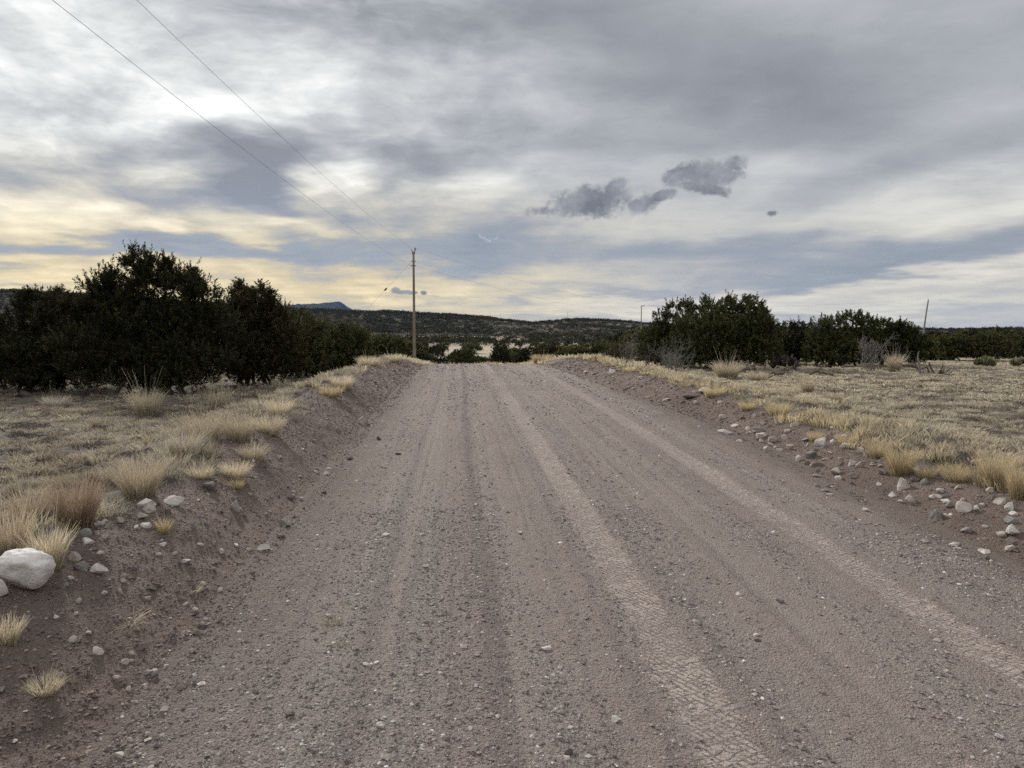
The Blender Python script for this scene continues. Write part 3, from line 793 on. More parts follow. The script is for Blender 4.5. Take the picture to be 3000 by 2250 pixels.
tufts = [
 # px, base row, width, height, colour, label, group, stalks
 (140, 1660, 120, 150, STRAW * 1.1, 'bright straw grass tuft arching over the white boulder', TL, 12),
 (30, 1640, 130, 190, STRAW * .55 + REDB * .5, 'tall brown and straw grass clump behind the white boulder', TL, 20),
 (225, 1545, 150, 190, REDB * 1.05, 'upright rusty brown grass clump, reddest on the left verge', TL, 30),
 (90, 1530, 120, 130, REDB * .5 + STRAW * .5, 'brownish grass clump left of the rusty one', TL, 14),
 (410, 1455, 140, 140, REDB * .35 + STRAW * .6, 'loose brown-straw grass clump above the pair of pale stones', TL, 22),
 (535, 1330, 110, 90, GREY * .5 + STRAW * .5, 'rounded greyish tuft left of the tall feathery grasses', TL, 6),
 (600, 1300, 135, 120, STRAW * .6 + REDB * .35, 'tall feathery brown-straw grasses in the middle of the left verge', TL, 40),
 (700, 1290, 110, 105, STRAW * .75 + REDB * .2, 'tall feathery pale grasses beside the darker ones', TL, 36),
 (790, 1270, 95, 75, STRAW, 'fluffy straw grass clump above the left bank edge', TL, 16),
 (430, 1215, 90, 90, STRAW * .9, 'tall dry grass with long thin stalks in front of the tallest juniper', TL, 26),
 (640, 1200, 70, 70, STRAW * .8, 'thin grass clump with tall stalks before the gap in the junipers', TL, 20),
 (165, 1195, 90, 45, GREY, 'grey tuft at the foot of the left edge juniper', TL, 4),
 (740, 1345, 90, 60, STRAW, 'pale tuft hanging over the left bank edge', TL, 8),
 (690, 1395, 110, 60, STRAW * 1.1, 'bright low tuft on the brow of the left bank', TL, 6),
 (590, 1400, 90, 55, STRAW, 'spiky pale tuft by the dark stone on the left bank', TL, 5),
 (690, 1430, 60, 40, GOLD * .9, 'small golden tuft at the upper edge of the left bank', TL, 0),
 (480, 1562, 45, 60, GOLD, 'small golden tuft alone on the bare left bank below the pale stones', TL, 6),
 (820, 1215, 90, 60, STRAW * 1.05, 'pale bushy tuft along the left bank, near the golden patch', TL, 8),
 (970, 1160, 90, 40, GOLD * .95, 'golden orange tuft patch on the left verge', TL, 0),
 (1005, 1135, 80, 45, STRAW * 1.15, 'pale bleached tuft near the top of the left bank', TL, 8),
 (930, 1100, 70, 60, REDB * .9 + STRAW * .2, 'rusty grasses in front of the rounded green juniper', TL, 20),
 (1080, 1075, 80, 40, STRAW * 1.1, 'straw tuft on the left bank where it meets the road crest', TL, 8),
 (1150, 1062, 70, 32, STRAW * 1.1, 'straw tuft at the foot of the near power pole', TL, 8),
 (20, 1880, 90, 100, STRAW, 'straw tuft cut by the left edge below the boulder', TL, 6),
 (130, 2030, 100, 70, STRAW * .95, 'sprawling pale tuft on the lower left bank', TL, 4),
 (2640, 1385, 100, 105, GOLD * .8 + REDB * .15, 'big amber grass tuft on the edge of the right bank', TR, 10),
 (2570, 1340, 70, 70, GOLD * .85, 'amber tuft left of the big one on the right bank edge', TR, 6),
 (2710, 1400, 60, 55, GOLD * .9, 'small golden tuft at the foot of the big amber tuft', TR, 2),
 (2800, 1410, 90, 60, GOLD * .9, 'golden tuft row between the big amber tuft and the tallest right clump', TR, 4),
 (2915, 1430, 110, 140, GOLD * .6 + REDB * .35 + STRAW * .1, 'tallest brown-gold grass clump near the right edge of the photo', TR, 24),
 (2985, 1460, 80, 130, GOLD * .7 + REDB * .3, 'golden grass clump cut by the right edge of the photo', TR, 10),
 (2390, 1290, 60, 40, GOLD, 'low golden tuft leaning over the middle of the right bank', TR, 0),
 (2480, 1300, 70, 40, GOLD * .95, 'golden cushion tuft above the flat pale rock', TR, 0),
 (2280, 1215, 80, 50, GOLD, 'golden tuft where the right bank turns stony', TR, 2),
 (2190, 1200, 60, 35, GOLD, 'small golden tuft left of its twin on the stony right bank', TR, 0),
 (2090, 1160, 80, 35, GOLD, 'bright golden low tuft beside the heap of dirt', TR, 0),
 (2130, 1108, 95, 62, STRAW * .85, 'tall wind-swept pale tuft in front of the big right-hand juniper', TR, 26),
 (2215, 1118, 70, 38, STRAW * .85, 'leaning pale tuft right of the wind-swept one', TR, 12),
 (2310, 1160, 80, 40, STRAW * .95, 'rounded pale tuft in the shade of the right-hand clump', TR, 4),
 (2365, 1150, 50, 50, STRAW * .7 + REDB * .2, 'brownish upright tuft among fallen twigs', TR, 8),
 (2620, 1090, 50, 60, STRAW, 'thin tall tuft left of the broken stump', TR, 14),
 (2440, 1180, 60, 40, REDB * .5 + STRAW * .4, 'brown tuft in the open field', TR, 2),
 (1590, 1062, 90, 30, GOLD * .9, 'golden tuft at the right end of the road crest', TR, 4),
]
for (px, py, w, h, c_, lab, gp, st) in tufts: tuft(px, py, w, h, c_, lab, gp, stalks=st)
# sprawling roots / straw lying on the left bank
for (px, py, w, h, lab) in [(555, 1725, 110, 26, 'wisp of dry golden straw lying on the left bank near the road'), (375, 1820, 110, 45, 'thin tangle of dry grass roots lying on the left bank'), (390, 1400 + 520, 0, 0, None)]:
    if lab: tuft(px, py, w, h, STRAW, lab, TL, lean=1.6, nb=120, low=.5, name='dry_grass_wisp')
GRN = np.array((.10, .14, .05))
for (px, py, w, h, lab) in [(975, 1830, 42, 38, 'small green-tipped weed beside a pale pebble on the road'), (1015, 1770, 26, 24, 'tiny green weed on the left part of the road'), (1000, 1890, 22, 26, 'tiny weed nearest to the camera on the road'), (990, 1705, 22, 14, 'tiny dry weed farthest up the road')]:
    tuft(px, py, w, h, GRN * .6 + STRAW * .35, lab, 'small weeds on the road', lean=.9, nb=130, name='weed')

# ------------------------------------------------------------------ stones
def ico(sub):
    import bmesh
    bm = bmesh.new(); bmesh.ops.create_icosphere(bm, subdivisions=sub, radius=1)
    V = np.array([v.co[:] for v in bm.verts]); Fc = np.array([[v.index for v in f.verts] for f in bm.faces]); bm.free(); return V, Fc
ICO = {k: ico(k) for k in (1, 2, 3, 4, 5)}
def rock_shape(seed, sub=3, planes=9, rough=.12, round_=.10):
    if sub >= 5: round_ = .45
    g = np.random.default_rng(seed); V, Fc = ICO[sub]; V = V.copy()
    for k in range(planes):
        n_ = rand_unit(1, g)[0]; d = g.uniform(.36, .82)
        t_ = V @ n_; ov = np.maximum(t_ - d, 0); V = V - n_[None] * (ov * (1 - round_))[:, None]
    n1 = np.stack([vnoise(V[:, 0] * 2 + seed, V[:, 1] * 2 + V[:, 2] * 1.7, 3), vnoise(V[:, 1] * 2, V[:, 2] * 2 + seed, 5), vnoise(V[:, 2] * 2, V[:, 0] * 2 - V[:, 1] + seed, 7)], -1)
    V = V * (1 + rough * n1[:, :1] * 1.2 + rough * .5 * vnoise(V[:, 0] * 5 + seed, V[:, 1] * 5 + V[:, 2] * 5, 9)[:, None]) + n1 * rough * .4
    V = V / np.abs(V).max(0)
    return V, Fc
rock_cache = {}
def rock(px, py, wpx, hpx, mat, label, group, seed=None, depth=.8, sub=3, planes=13, tilt=0, sink=.32, name='rock', yaw=None, rough=.09):
    """py: row of the foot of the stone"""
    p = hit(px, py); k = (p[1] + .02) / F; a = wpx * k / 2; h = hpx * k * .62
    seed = seed if seed is not None else int(px * 3 + py)
    me = mesh('rock', *rock_shape(seed, sub, planes, rough), None, sub >= 4)
    V_ = np.array([a, a * depth, h])
    o = obj(name, me, mat, loc=(p[0], p[1] + a * depth * .7, 0))
    o.scale = V_; o.rotation_euler = (0, tilt, yaw if yaw is not None else (seed * 1.7) % .7 - .35)
    gz = float(ground(p[0], p[1] + a * depth * .7)); o.location.z = gz + h * (1 - 2 * sink)
    tag(o, label, 'rock', group); return o
RL = 'stones on the left bank'; RR_ = 'stones on the right bank'; RO = 'stones lying on the road'
rock(54, 1744, 160, 120, m_boulder, 'large rounded white boulder on the left bank, biggest stone in view', RL, seed=5, depth=.8, sub=5, planes=8, sink=.16, name='boulder', yaw=.2, rough=.10)
rock(-14, 1750, 60, 60, m_rockw, 'smaller pale stone touching the left side of the white boulder', RL, seed=8, sub=4, planes=6)
LR = [
 (213, 1646, 46, 30, m_rockp, 'tan oval stone right of the white boulder'),
 (163, 1660, 30, 28, m_rockp, 'small tan stone between the boulder and the oval one'),
 (232, 1672, 44, 36, m_rockg, 'dark faced broken stone below the oval tan stone'),
 (283, 1684, 52, 34, m_rockw, 'pale half of the broken stone on the left bank'),
 (250, 1596, 50, 20, m_rockw, 'flat pale slab poking from the bank above the oval stone'),
 (245, 1572, 40, 22, m_rockg, 'grey stone in the grass behind the flat slab'),
 (421, 1482, 58, 28, m_rockw, 'left one of the two long pale stones at the grass edge'),
 (500, 1479, 62, 28, m_rockw, 'right one of the two long pale stones at the grass edge'),
 (430, 1502, 44, 22, m_rockp, 'rounded stone just below the two long pale stones'),
 (409, 1522, 34, 22, m_rockp, 'pinkish stone third down under the long pale stones'),
 (423, 1547, 34, 18, m_rockw, 'white flat stone lowest in the little cluster'),
 (345, 1534, 28, 20, m_rockp, 'lone small stone left of the little cluster'),
 (484, 1507, 26, 24, m_rockd, 'mauve cube-like stone under the right long pale stone'),
 (612, 1440, 46, 34, m_rockg, 'dark grey stone under the spiky tuft on the left bank'),
 (685, 1498, 30, 36, m_rockp, 'upright pinkish stone halfway up the left bank'),
 (565, 1548, 16, 22, m_rockg, 'narrow grey stone upright in the left bank'),
 (475, 1603, 22, 12, m_rockw, 'small white chip below the golden tuft'),
 (291, 1628, 22, 16, m_rockw, 'angular white chip right of the flat slab'),
 (830, 1545, 44, 24, m_rockg, 'largest dark stone at the foot of the left bank'),
 (820, 1576, 26, 16, m_rockg, 'dark stone just below the largest dark one'),
 (770, 1616, 40, 22, m_rockw, 'white stone at the foot of the left bank'),
 (810, 1600, 14, 9, m_rockd, 'small dark pebble right of the white stone'),
 (648, 1622, 18, 16, m_rockw, 'small white stone left of the white stone at the bank foot'),
 (540, 1652, 32, 18, m_rockw, 'elongated white chip in the middle of the left bank'),
 (738, 1683, 16, 18, m_rockp, 'pebble with a straw on it at the bank foot'),
 (280, 1922, 38, 32, m_rockw, 'flat angular pale stone alone on the lower left bank'),
 (161, 1818, 18, 16, m_rockw, 'small white stone on the lower left bank under the boulder'),
 (358, 1708, 20, 16, m_rockp, 'small tan stone below the broken stone'),
 (346, 1742, 26, 22, m_rockp, 'tan sloping stone on the middle of the lower left bank'),
 (505, 1870, 26, 28, m_rockg, 'grey slab lying in the lower bank near the road'),
 (430, 1982, 30, 22, m_rockp, 'pinkish stone with a pale face above the toe of the bank'),
 (424, 2018, 22, 16, m_rockp, 'stone lowest on the bank beside the triangular white one'),
 (340, 2000, 24, 18, m_rockp, 'reddish stone beside the small burrow'),
 (372, 2026, 20, 18, m_rockw, 'triangular white stone at the toe of the left bank'),
 (258, 1968, 12, 18, m_rockp, 'thin upright pebble above the burrow'),
 (343, 2222, 42, 28, m_rockw, 'white banded stone near the lower left corner'),
 (850, 2104, 36, 24, m_rockg, 'bluish pale stone in the lower left part of the road'),
 (820, 2140, 22, 16, m_rockw, 'small white stone just under the bluish one'),
 (568, 1792, 22, 10, m_rockw, 'bright white sliver at the bank foot'),
 (600, 1816, 16, 8, m_rockw, 'small white sliver right of the bright one'),
 (637, 1827, 17, 12, m_rockd, 'left one of two dark round pebbles'),
 (651, 1832, 17, 12, m_rockd, 'right one of two dark round pebbles'),
 (590, 1842, 34, 14, m_rockd, 'flat dark stone above its pair at the bank toe'),
 (578, 1864, 34, 14, m_rockd, 'lower flat dark stone at the bank toe'),
 (1063, 1246, 36, 38, m_rockp, 'biggest pale stone high on the far part of the left bank'),
 (1108, 1289, 16, 14, m_rockd, 'dark rounded stone on the road below the far left bank'),
 (1165, 1332, 20, 9, m_rockd, 'flat dark stone lying on the road left of the ruts'),
 (1138, 1192, 18, 12, m_rockp, 'pinkish stone embedded in the far left bank'),
 (1025, 1348, 22, 12, m_rockd, 'dark stone at the foot of the left bank midway'),
 (1120, 1240, 12, 9, m_rockw, 'small white stone at the far left bank foot'),
 (962, 1378, 14, 10, m_rockw, 'round white pebble at the bank foot, upper one'),
 (956, 1392, 18, 12, m_rockw, 'pale pebble at the bank foot, lower one'),
 (945, 1446, 20, 12, m_rockd, 'dark stone at the bank foot below the pale pebbles'),
 (850, 1466, 24, 16, m_rockd, 'brownish pebble pair on the bank, left member'),
 (880, 1470, 16, 16, m_rockp, 'brownish pebble pair on the bank, right member'),
]
for (px, py, w, h, m_, lab) in LR: rock(px, py, w, h, m_, lab, RL)
RRl = [
 (2128, 1274, 46, 26, m_rockw, 'long pale wedge of stone at the ditch, top of the right bank row'),
 (2234, 1284, 34, 24, m_rockw, 'white layered stone with a dark slab resting behind it'),
 (2228, 1268, 34, 18, m_rockg, 'dark slab behind the white layered stone'),
 (2268, 1296, 30, 20, m_rockp, 'tan stone right of the white layered one'),
 (2167, 1296, 18, 18, m_rockw, 'pale chip below the long pale wedge'),
 (2192, 1262, 16, 16, m_rockw, 'small white stone above the white layered one'),
 (2243, 1318, 14, 14, m_rockw, 'small upright white chip at the ditch'),
 (2276, 1316, 20, 14, m_rockw, 'flat white chip left of the triangular tan stone'),
 (2316, 1320, 22, 22, m_rockp, 'triangular tan stone in the right bank'),
 (2338, 1353, 24, 24, m_rockw, 'bright white stone left of the dark wedge'),
 (2379, 1343, 34, 26, m_rockg, 'dark grey wedge shaped stone on the right bank'),
 (2410, 1304, 44, 28, m_rockw, 'wide flat pale rock just under the golden cushion tuft'),
 (2455, 1290, 26, 18, m_rockp, 'tan rock right of the wide flat pale one'),
 (2477, 1284, 20, 14, m_rockw, 'small pale rock at the grass edge'),
 (2525, 1327, 24, 16, m_rockw, 'white chip left of the dark veined rock'),
 (2555, 1337, 28, 20, m_rockg, 'dark veined rock beneath the amber tuft'),
 (2498, 1366, 24, 20, m_rockw, 'white rock in the middle of the right bank'),
 (2520, 1366, 18, 14, m_rockg, 'grey rock touching the white rock in the middle'),
 (2462, 1364, 16, 14, m_rockp, 'brownish rock above the bright double stone'),
 (2453, 1392, 32, 24, m_rockw, 'bright white double stone near the ditch'),
 (2503, 1404, 34, 18, m_rockg, 'low grey rock half buried beside the bright double stone'),
 (2588, 1390, 28, 16, m_rockg, 'flat grey rock uphill of the upright cream rock'),
 (2622, 1390, 18, 10, m_rockw, 'flat white chip right of the flat grey rock'),
 (2649, 1434, 40, 42, m_rockw, 'upright cream rock leaning on the right bank'),
 (2674, 1476, 44, 30, m_rockp, 'pitted cream block below the upright cream rock'),
 (2760, 1444, 24, 18, m_rockw, 'rounded white stone, left one of the loose trio'),
 (2738, 1462, 24, 14, m_rockw, 'flat white stone, lowest of the loose trio'),
 (2775, 1460, 24, 16, m_rockg, 'grey stone, right one of the loose trio'),
 (2812, 1434, 24, 14, m_rockp, 'brown tipped stone uphill of the loose trio'),
 (2788, 1488, 26, 26, m_rockg, 'blocky dark stone behind the big grey-pink rock'),
 (2758, 1520, 60, 38, m_rockg, 'big grey-pink rock with a ledge, largest on the right bank'),
 (2830, 1502, 44, 36, m_rockw, 'pale rock with a red patch right of the blocky dark stone'),
 (2862, 1498, 22, 20, m_rockw, 'pale rock leaning on the red patched one'),
 (2881, 1486, 20, 12, m_rockw, 'small chip furthest right of that pale pair'),
 (2820, 1476, 18, 18, m_rockp, 'tan chip above the red patched rock'),
 (2962, 1497, 38, 26, m_rockw, 'pale rock topmost at the right edge of the photo'),
 (2972, 1514, 26, 16, m_rockw, 'flat pale rock in the right edge stack, middle one'),
 (2964, 1538, 34, 26, m_rockg, 'grey wedge rock under the right edge stack'),
 (2978, 1572, 44, 34, m_rockw, 'knobbly white rock lowest at the right edge of the photo'),
 (2435, 1453, 24, 10, m_rockw, 'white slab lying on the ditch lip'),
 (2418, 1442, 26, 10, m_rockp, 'brown slab on the ditch lip above the white slab'),
 (2398, 1398, 28, 9, m_rockp, 'flat tan slab on the road edge above the ditch lip'),
 (2400, 1428, 18, 12, m_rockg, 'small grey block on the ditch lip'),
 (2538, 1499, 20, 12, m_rockw, 'white stone alone on the road shoulder'),
 (2800, 1602, 28, 10, m_rockw, 'white slab on the ditch lip near the right edge'),
 (2812, 1612, 28, 9, m_rockw, 'second white slab end to end with its neighbour'),
 (2890, 1628, 44, 14, m_rockw, 'long white shard on the ditch lip at the lower right'),
 (2762, 1618, 34, 14, m_rockg, 'grey crumbly rock on the road shoulder'),
 (2716, 1592, 28, 12, m_rockp, 'tan rock with a shaded side on the road shoulder'),
 (2907, 1648, 16, 10, m_rockw, 'small white pebble under the long white shard'),
 (2870, 1585, 14, 10, m_rockp, 'tan pebble pair in the ditch, left member'),
 (2885, 1584, 14, 10, m_rockp, 'tan pebble pair in the ditch, right member'),
 (2892, 1548, 22, 12, m_rockp, 'rounded tan stone low on the right bank'),
 (2718, 1268, 26, 24, m_rockg, 'grey pointed rock alone in the dry field'),
 (2040, 1186, 14, 14, m_rockw, 'white pebble near the top end of the right bank'),
 (2080, 1150, 60, 16, m_rockp, 'broken pale ledge by the heap of dirt'),
 (1955, 1175, 26, 14, m_rockp, 'tan stone in the stony upper right bank'),
 (1788, 1100, 22, 18, m_rockw, 'pale boulder at the grass edge far up the right bank'),
]
for (px, py, w, h, m_, lab) in RRl: rock(px, py, w, h, m_, lab, RR_)
ROl = [(1602, 1908, 34, 12, m_rockw, 'white split stone right in the middle of the road'),
 (1070, 1952, 26, 10, m_rockw, 'white chip of a row of three, left one'), (1088, 1951, 20, 9, m_rockw, 'white chip of a row of three, middle one'), (1103, 1945, 16, 8, m_rockw, 'white chip of a row of three, right one'),
 (1113, 2138, 26, 18, m_rockw, 'white and blue triangular stone in the lower left of the road'),
 (1668, 2215, 30, 24, m_rockd, 'dark brown stone at the bottom centre of the photo'), (1660, 2228, 24, 12, m_rockw, 'white stone right in front of the dark brown one'),
 (1640, 2168, 20, 12, m_rockp, 'tan pebble above the dark brown stone'),
 (2219, 1866, 24, 12, m_rockw, 'white stone lying on the dark one right of the tyre track'), (2223, 1882, 22, 14, m_rockd, 'dark stone under the white one right of the tyre track'),
 (2166, 1748, 26, 10, m_rockw, 'white bean shaped chip between the tyre tracks'), (2286, 1766, 26, 10, m_rockg, 'bluish grey chip between the tyre tracks'),
 (2112, 1770, 14, 8, m_rockw, 'small white chip below the bean shaped one'),
 (1807, 2118, 30, 16, m_rockw, 'pale rough patch stone near the lower tyre track'), (2029, 2076, 20, 18, m_rockw, 'angular white flake pressed in the tyre track'),
 (1560, 2164, 22, 14, m_rockw, 'pale stone left of the tan pebble'), (1232, 1985, 18, 8, m_rockw, 'thin white flake on the left half of the road'),
 (1128, 1572, 28, 8, m_rockw, 'white flat flake far left of the ruts'), (1525, 1563, 18, 8, m_rockw, 'white flake between the ruts and the tyre track'),
 (1120, 2112, 14, 10, m_rockp, 'pinkish pebble above the triangular stone'), (2410, 2034, 20, 12, m_rockp, 'tan stone with a shadow in the lower right of the road'),
 (2776, 1972, 20, 12, m_rockp, 'tan stone near the lower end of the right tyre track'), (2852, 2226, 14, 12, m_rockw, 'white flake in the lower right corner'),
 (1282, 2110, 18, 12, m_rockg, 'small grey stone left of the dark rut'), (960, 1806, 20, 12, m_rockw, 'pale pebble behind the green-tipped weed')]
for (px, py, w, h, m_, lab) in ROl: rock(px, py, w, h, m_, lab, RO, sink=.35)
# further small stones sprinkled on the banks: copies of a few shapes
mats = [m_rockw, m_rockp, m_rockg, m_rockd]
pool = []
for k in range(12):
    me = mesh('rock', *rock_shape(900 + k, 2, 8), None, False); me.materials.append([m_rockw, m_rockp, m_rockp, m_rockg, m_rockd, m_rockp][k % 6]); pool.append(me)
gg = np.random.default_rng(910)
cnt = 0
while cnt < 230:
    if gg.random() < .78: side = 1; px = gg.uniform(1580, 2990)
    else: side = -1; px = gg.uniform(0, 1250)
    y = 1 / gg.uniform(1 / 27., 1 / 3.2); x = (px - 1500) / F * y; s = x + K * y
    lo, hi = (float(ditchR(y)), float(edgeR(y)) + .15) if side > 0 else (float(edgeL(y)) - .1, float(ditchL(y)))
    if not (lo < s < hi): continue
    if (y < 7 and gg.random() < .5) or (side > 0 and y < 5.6 and gg.random() < .75): continue
    sz = gg.uniform(.014, .036 if side > 0 else .020) * (1 + (.085 if side > 0 else .04) * y)
    o = bpy.data.objects.new('rock', pool[int(gg.integers(0, 12))]); COL.objects.link(o)
    o.scale = (sz * gg.uniform(.8, 1.3), sz * gg.uniform(.7, 1), sz * gg.uniform(.5, .9)); o.rotation_euler = (gg.normal() * .3, gg.normal() * .3, gg.uniform(0, 6.28))
    o.location = (x, y, float(ground(x, y)) + sz * .15)
    fa = y > 10
    if side > 0: lab, gp = ('small loose stone on the far stony part of the right bank', 'small stones on the far right bank') if fa else ('small loose stone on the near part of the right bank', 'small stones on the near right bank')
    else: lab, gp = ('small loose stone on the far part of the left bank', 'small stones on the far left bank') if fa else ('small loose stone on the near part of the left bank', 'small stones on the near left bank')
    tag(o, lab, 'rock', gp); cnt += 1
# gravel: one object
gg = np.random.default_rng(920)
def gravel(n, r0_, r1_, smin, smax, power, where):
    base, Fc = ICO[1]; small = np.array([(1, 0, 0), (-1, 0, 0), (0, 1, 0), (0, -1, 0), (0, 0, 1), (0, 0, -1)], float)
    sf = np.array([(0, 2, 4), (2, 1, 4), (1, 3, 4), (3, 0, 4), (2, 0, 5), (1, 2, 5), (3, 1, 5), (0, 3, 5)])
    a = gg.uniform(R(-40), R(40), n); u = gg.random(n); r = (r0_ ** power + u * (r1_ ** power - r0_ ** power)) ** (1 / power)
    x = r * np.sin(a); y = r * np.cos(a); s = S(x, y)
    if where == 'road': ok = (s > ditchL(y) - .1) & (s < ditchR(y) + .1)
    else: ok = ((s > edgeL(y) - .3) & (s < ditchL(y) + .1)) | ((s > ditchR(y) - .1) & (s < edgeR(y) + .2))
    if where == 'road':
        tm = np.minimum(np.abs(s - track1(y)), np.abs(s - track2(y)))
        ok &= (tm > .11) | (gg.random(n) < .06)
        ok &= gg.random(n) < np.clip(.45 + .9 * vnoise(s * 5, y * .25, 93) + .4 * fbm(x * 1.3, y * 1.3, 2, 94), .08, 1)
    x, y = x[ok], y[ok]; n = len(x); z = ground(x, y)
    sz = smin * (smax / smin) ** (gg.random(n) ** 2.6)
    sz = sz * np.maximum(1, np.hypot(x, y) / 9)
    Bv, Bf = (small, sf)
    k = len(Bv)
    sc = np.stack([sz * gg.uniform(.7, 1.4, n), sz * gg.uniform(.7, 1.2, n), sz * gg.uniform(.4, .85, n)], -1)
    V = Bv[None] * (1 + gg.normal(size=(n, k, 3)) * .12) + gg.normal(size=(n, k, 3)) * .16
    an = gg.uniform(0, 6.28, n); ca = np.cos(an)[:, None]; sa = np.sin(an)[:, None]
    V = V * sc[:, None]
    V = np.stack([V[..., 0] * ca - V[..., 1] * sa, V[..., 0] * sa + V[..., 1] * ca, V[..., 2]], -1)
    V = V + np.stack([x, y, z + sz * .12], -1)[:, None]
    Fq = (Bf[None] + (np.arange(n) * k)[:, None, None]).reshape(-1, 3)
    pal = np.array([(.22, .185, .175), (.29, .25, .23), (.15, .125, .123), (.36, .315, .29), (.56, .53, .50), (.24, .19, .17)])
    pi = gg.choice(6, n, p=[.32, .27, .14, .15, .035, .085])
    C = np.repeat(pal[pi] * gg.uniform(.8, 1.2, (n, 1)), k, 0)
    return V.reshape(-1, 3), Fq, C
acc = Acc()
for args in [(100000, 2.1, 6, .0028, .012, 1.0, 'road'), (75000, 5, 28, .0045, .017, .5, 'road'), (1500, 2.1, 14, .010, .022, 1.0, 'road')]:
    V, Fq, C = gravel(*args); acc.add(V, Fq, C)
o = obj('gravel', acc.mesh('gravel'), m_grav); tag(o, 'loose purplish grey gravel strewn over the road', 'gravel', kind='stuff')
acc = Acc()
for args in [(190000, 2.1, 14, .003, .012, .8, 'bank'), (60000, 8, 28, .007, .02, 1., 'bank'), (6000, 2.2, 28, .010, .026, .8, 'bank')]:
    V, Fq, C = gravel(*args); acc.add(V, Fq, C * np.array([.66, .60, .58]))
o = obj('gravel', acc.mesh('gravel'), m_grav); tag(o, 'crumbly brown dirt clods and pebbles on both road banks', 'gravel', kind='stuff')

# ------------------------------------------------------------------ dead wood
def branchy(n, h, spread, seed, r0=.012, sub=3, lean=(0, 0), levels=2):
    g = np.random.default_rng(seed); parts = []
    for k in range(n):
        a = g.uniform(0, 6.28); b0 = np.array([g.normal() * spread * .08, g.normal() * spread * .08, -.03])
        e = np.array([math.cos(a) * spread * g.uniform(.15, .55) + lean[0], math.sin(a) * spread * g.uniform(.15, .55) + lean[1], h * g.uniform(.55, 1)])
        p = b0 + (e - b0) * np.linspace(0, 1, 8)[:, None] + np.cumsum(g.normal(size=(8, 3)) * .035 * h, 0)
        parts.append(tube(p, np.linspace(r0, r0 * .25, 8), 5))
        for q in range(sub):
            i0 = int(g.integers(2, 7)); d = rand_unit(1, g)[0]; d[2] = abs(d[2]) * 1.2; tp = p[i0] + d * h * .28
            pp = np.linspace(p[i0], tp, 5) + np.cumsum(g.normal(size=(5, 3)) * .015 * h, 0)
            parts.append(tube(pp, np.linspace(r0 * .5, r0 * .15, 5), 4))
            if levels > 1:
                for w_ in range(2):
                    d2 = rand_unit(1, g)[0]; d2[2] = abs(d2[2]); q0 = pp[int(g.integers(1, 4))]
                    parts.append(tube(np.linspace(q0, q0 + d2 * h * .15, 3), np.linspace(r0 * .3, r0 * .12, 3), 4))
    return join(parts)
def shrub(px, y, n, h, spread, mat, seed, label, name='dead_shrub', cat='dead shrub', group=None, **kw):
    p = at_y(px, y); V, Fq = branchy(n, h, spread, seed, **kw)
    o = obj(name, mesh(name, V, Fq, None, True), mat, loc=p); tag(o, label, cat, group); return o
BS = 'leafless shrubs on the right verge'
shrub(1985, 27.5, 24, 1.25, 1.7, m_dead, 1, 'wide grey leafless shrub left of the big right-hand juniper', r0=.009, sub=6, group=BS)
shrub(1955, 29, 16, 1.0, 1.0, m_dead, 2, 'smaller grey leafless shrub behind the wide one', r0=.008, sub=5, group=BS)
shrub(1790, 24, 5, .55, .6, m_deaddark, 3, 'small bare black shrub, leftmost on the golden bank', r0=.008, sub=4, group=BS)
shrub(1835, 23, 7, .75, .6, m_deaddark, 4, 'taller bare black shrub, middle one on the golden bank', r0=.009, sub=4, group=BS)
shrub(1895, 21, 7, .6, .8, m_deaddark, 5, 'spindly bare shrub, right one on the golden bank', r0=.008, sub=4, group=BS)
shrub(2545, 29.5, 15, 1.35, 1.9, m_dead, 6, 'silvery dead branches fanning up before the spiky peaked juniper', r0=.016, sub=5, lean=(.25, 0), group=BS)
shrub(2610, 30, 8, 1.0, 1.3, m_dead, 7, 'thin silvery twigs leaning right beside the dead fan', r0=.010, sub=4, lean=(.5, 0), group=BS)
shrub(1845, 46, 14, 1.9, 1.4, m_dead, 12, 'pale grey skeleton shrub before the green belt', r0=.016, sub=5, group=BS)
shrub(300, 15.5, 9, .5, 1.2, m_deaddark, 8, 'thin dark twigs at the foot of the tallest juniper', r0=.006, sub=4)
shrub(310, 4.6, 4, .16, .35, m_deaddark, 21, 'few thin dead twigs sprouting from the bare left bank', r0=.0016, sub=3)
# fallen branches in the shade
def fallen(px, y, L, seed, label, r0=.03):
    g = np.random.default_rng(seed); p = at_y(px, y); parts = []
    xs = np.linspace(-L / 2, L / 2, 10); a = g.uniform(-.5, .5)
    P_ = np.stack([xs, xs * a + g.normal(size=10) * .04, .08 + .22 * np.abs(np.sin(xs * 2.2 + seed)) + g.normal(size=10) * .02], -1)
    parts.append(tube(P_, np.linspace(r0, r0 * .3, 10), 6))
    for q in range(6):
        i0 = int(g.integers(1, 9)); d = rand_unit(1, g)[0] * .5; d[2] = abs(d[2]) * .9
        parts.append(tube(np.linspace(P_[i0], P_[i0] + d, 5) + g.normal(size=(5, 3)) * .03, np.linspace(r0 * .5, .004, 5), 4))
    V, Fq = join(parts); o = obj('fallen_branch', mesh('fallen_branch', V, Fq, None, True), m_deaddark, loc=p)
    o.rotation_euler = (0, 0, g.uniform(-.4, .4)); tag(o, label, 'fallen branch', 'fallen branches in the shade of the right-hand junipers')
fallen(2235, 24, 1.6, 3, 'arched dark branch lying right of the wind-swept tuft')
fallen(2300, 25, 1.2, 4, 'broken dark branch in the middle of the shaded grass')
fallen(2410, 22.5, .8, 5, 'small black twisted branch in the open grass')
fallen(2690, 27, 1.3, 6, 'dark log-like branch lying left of the broken stump', .05)
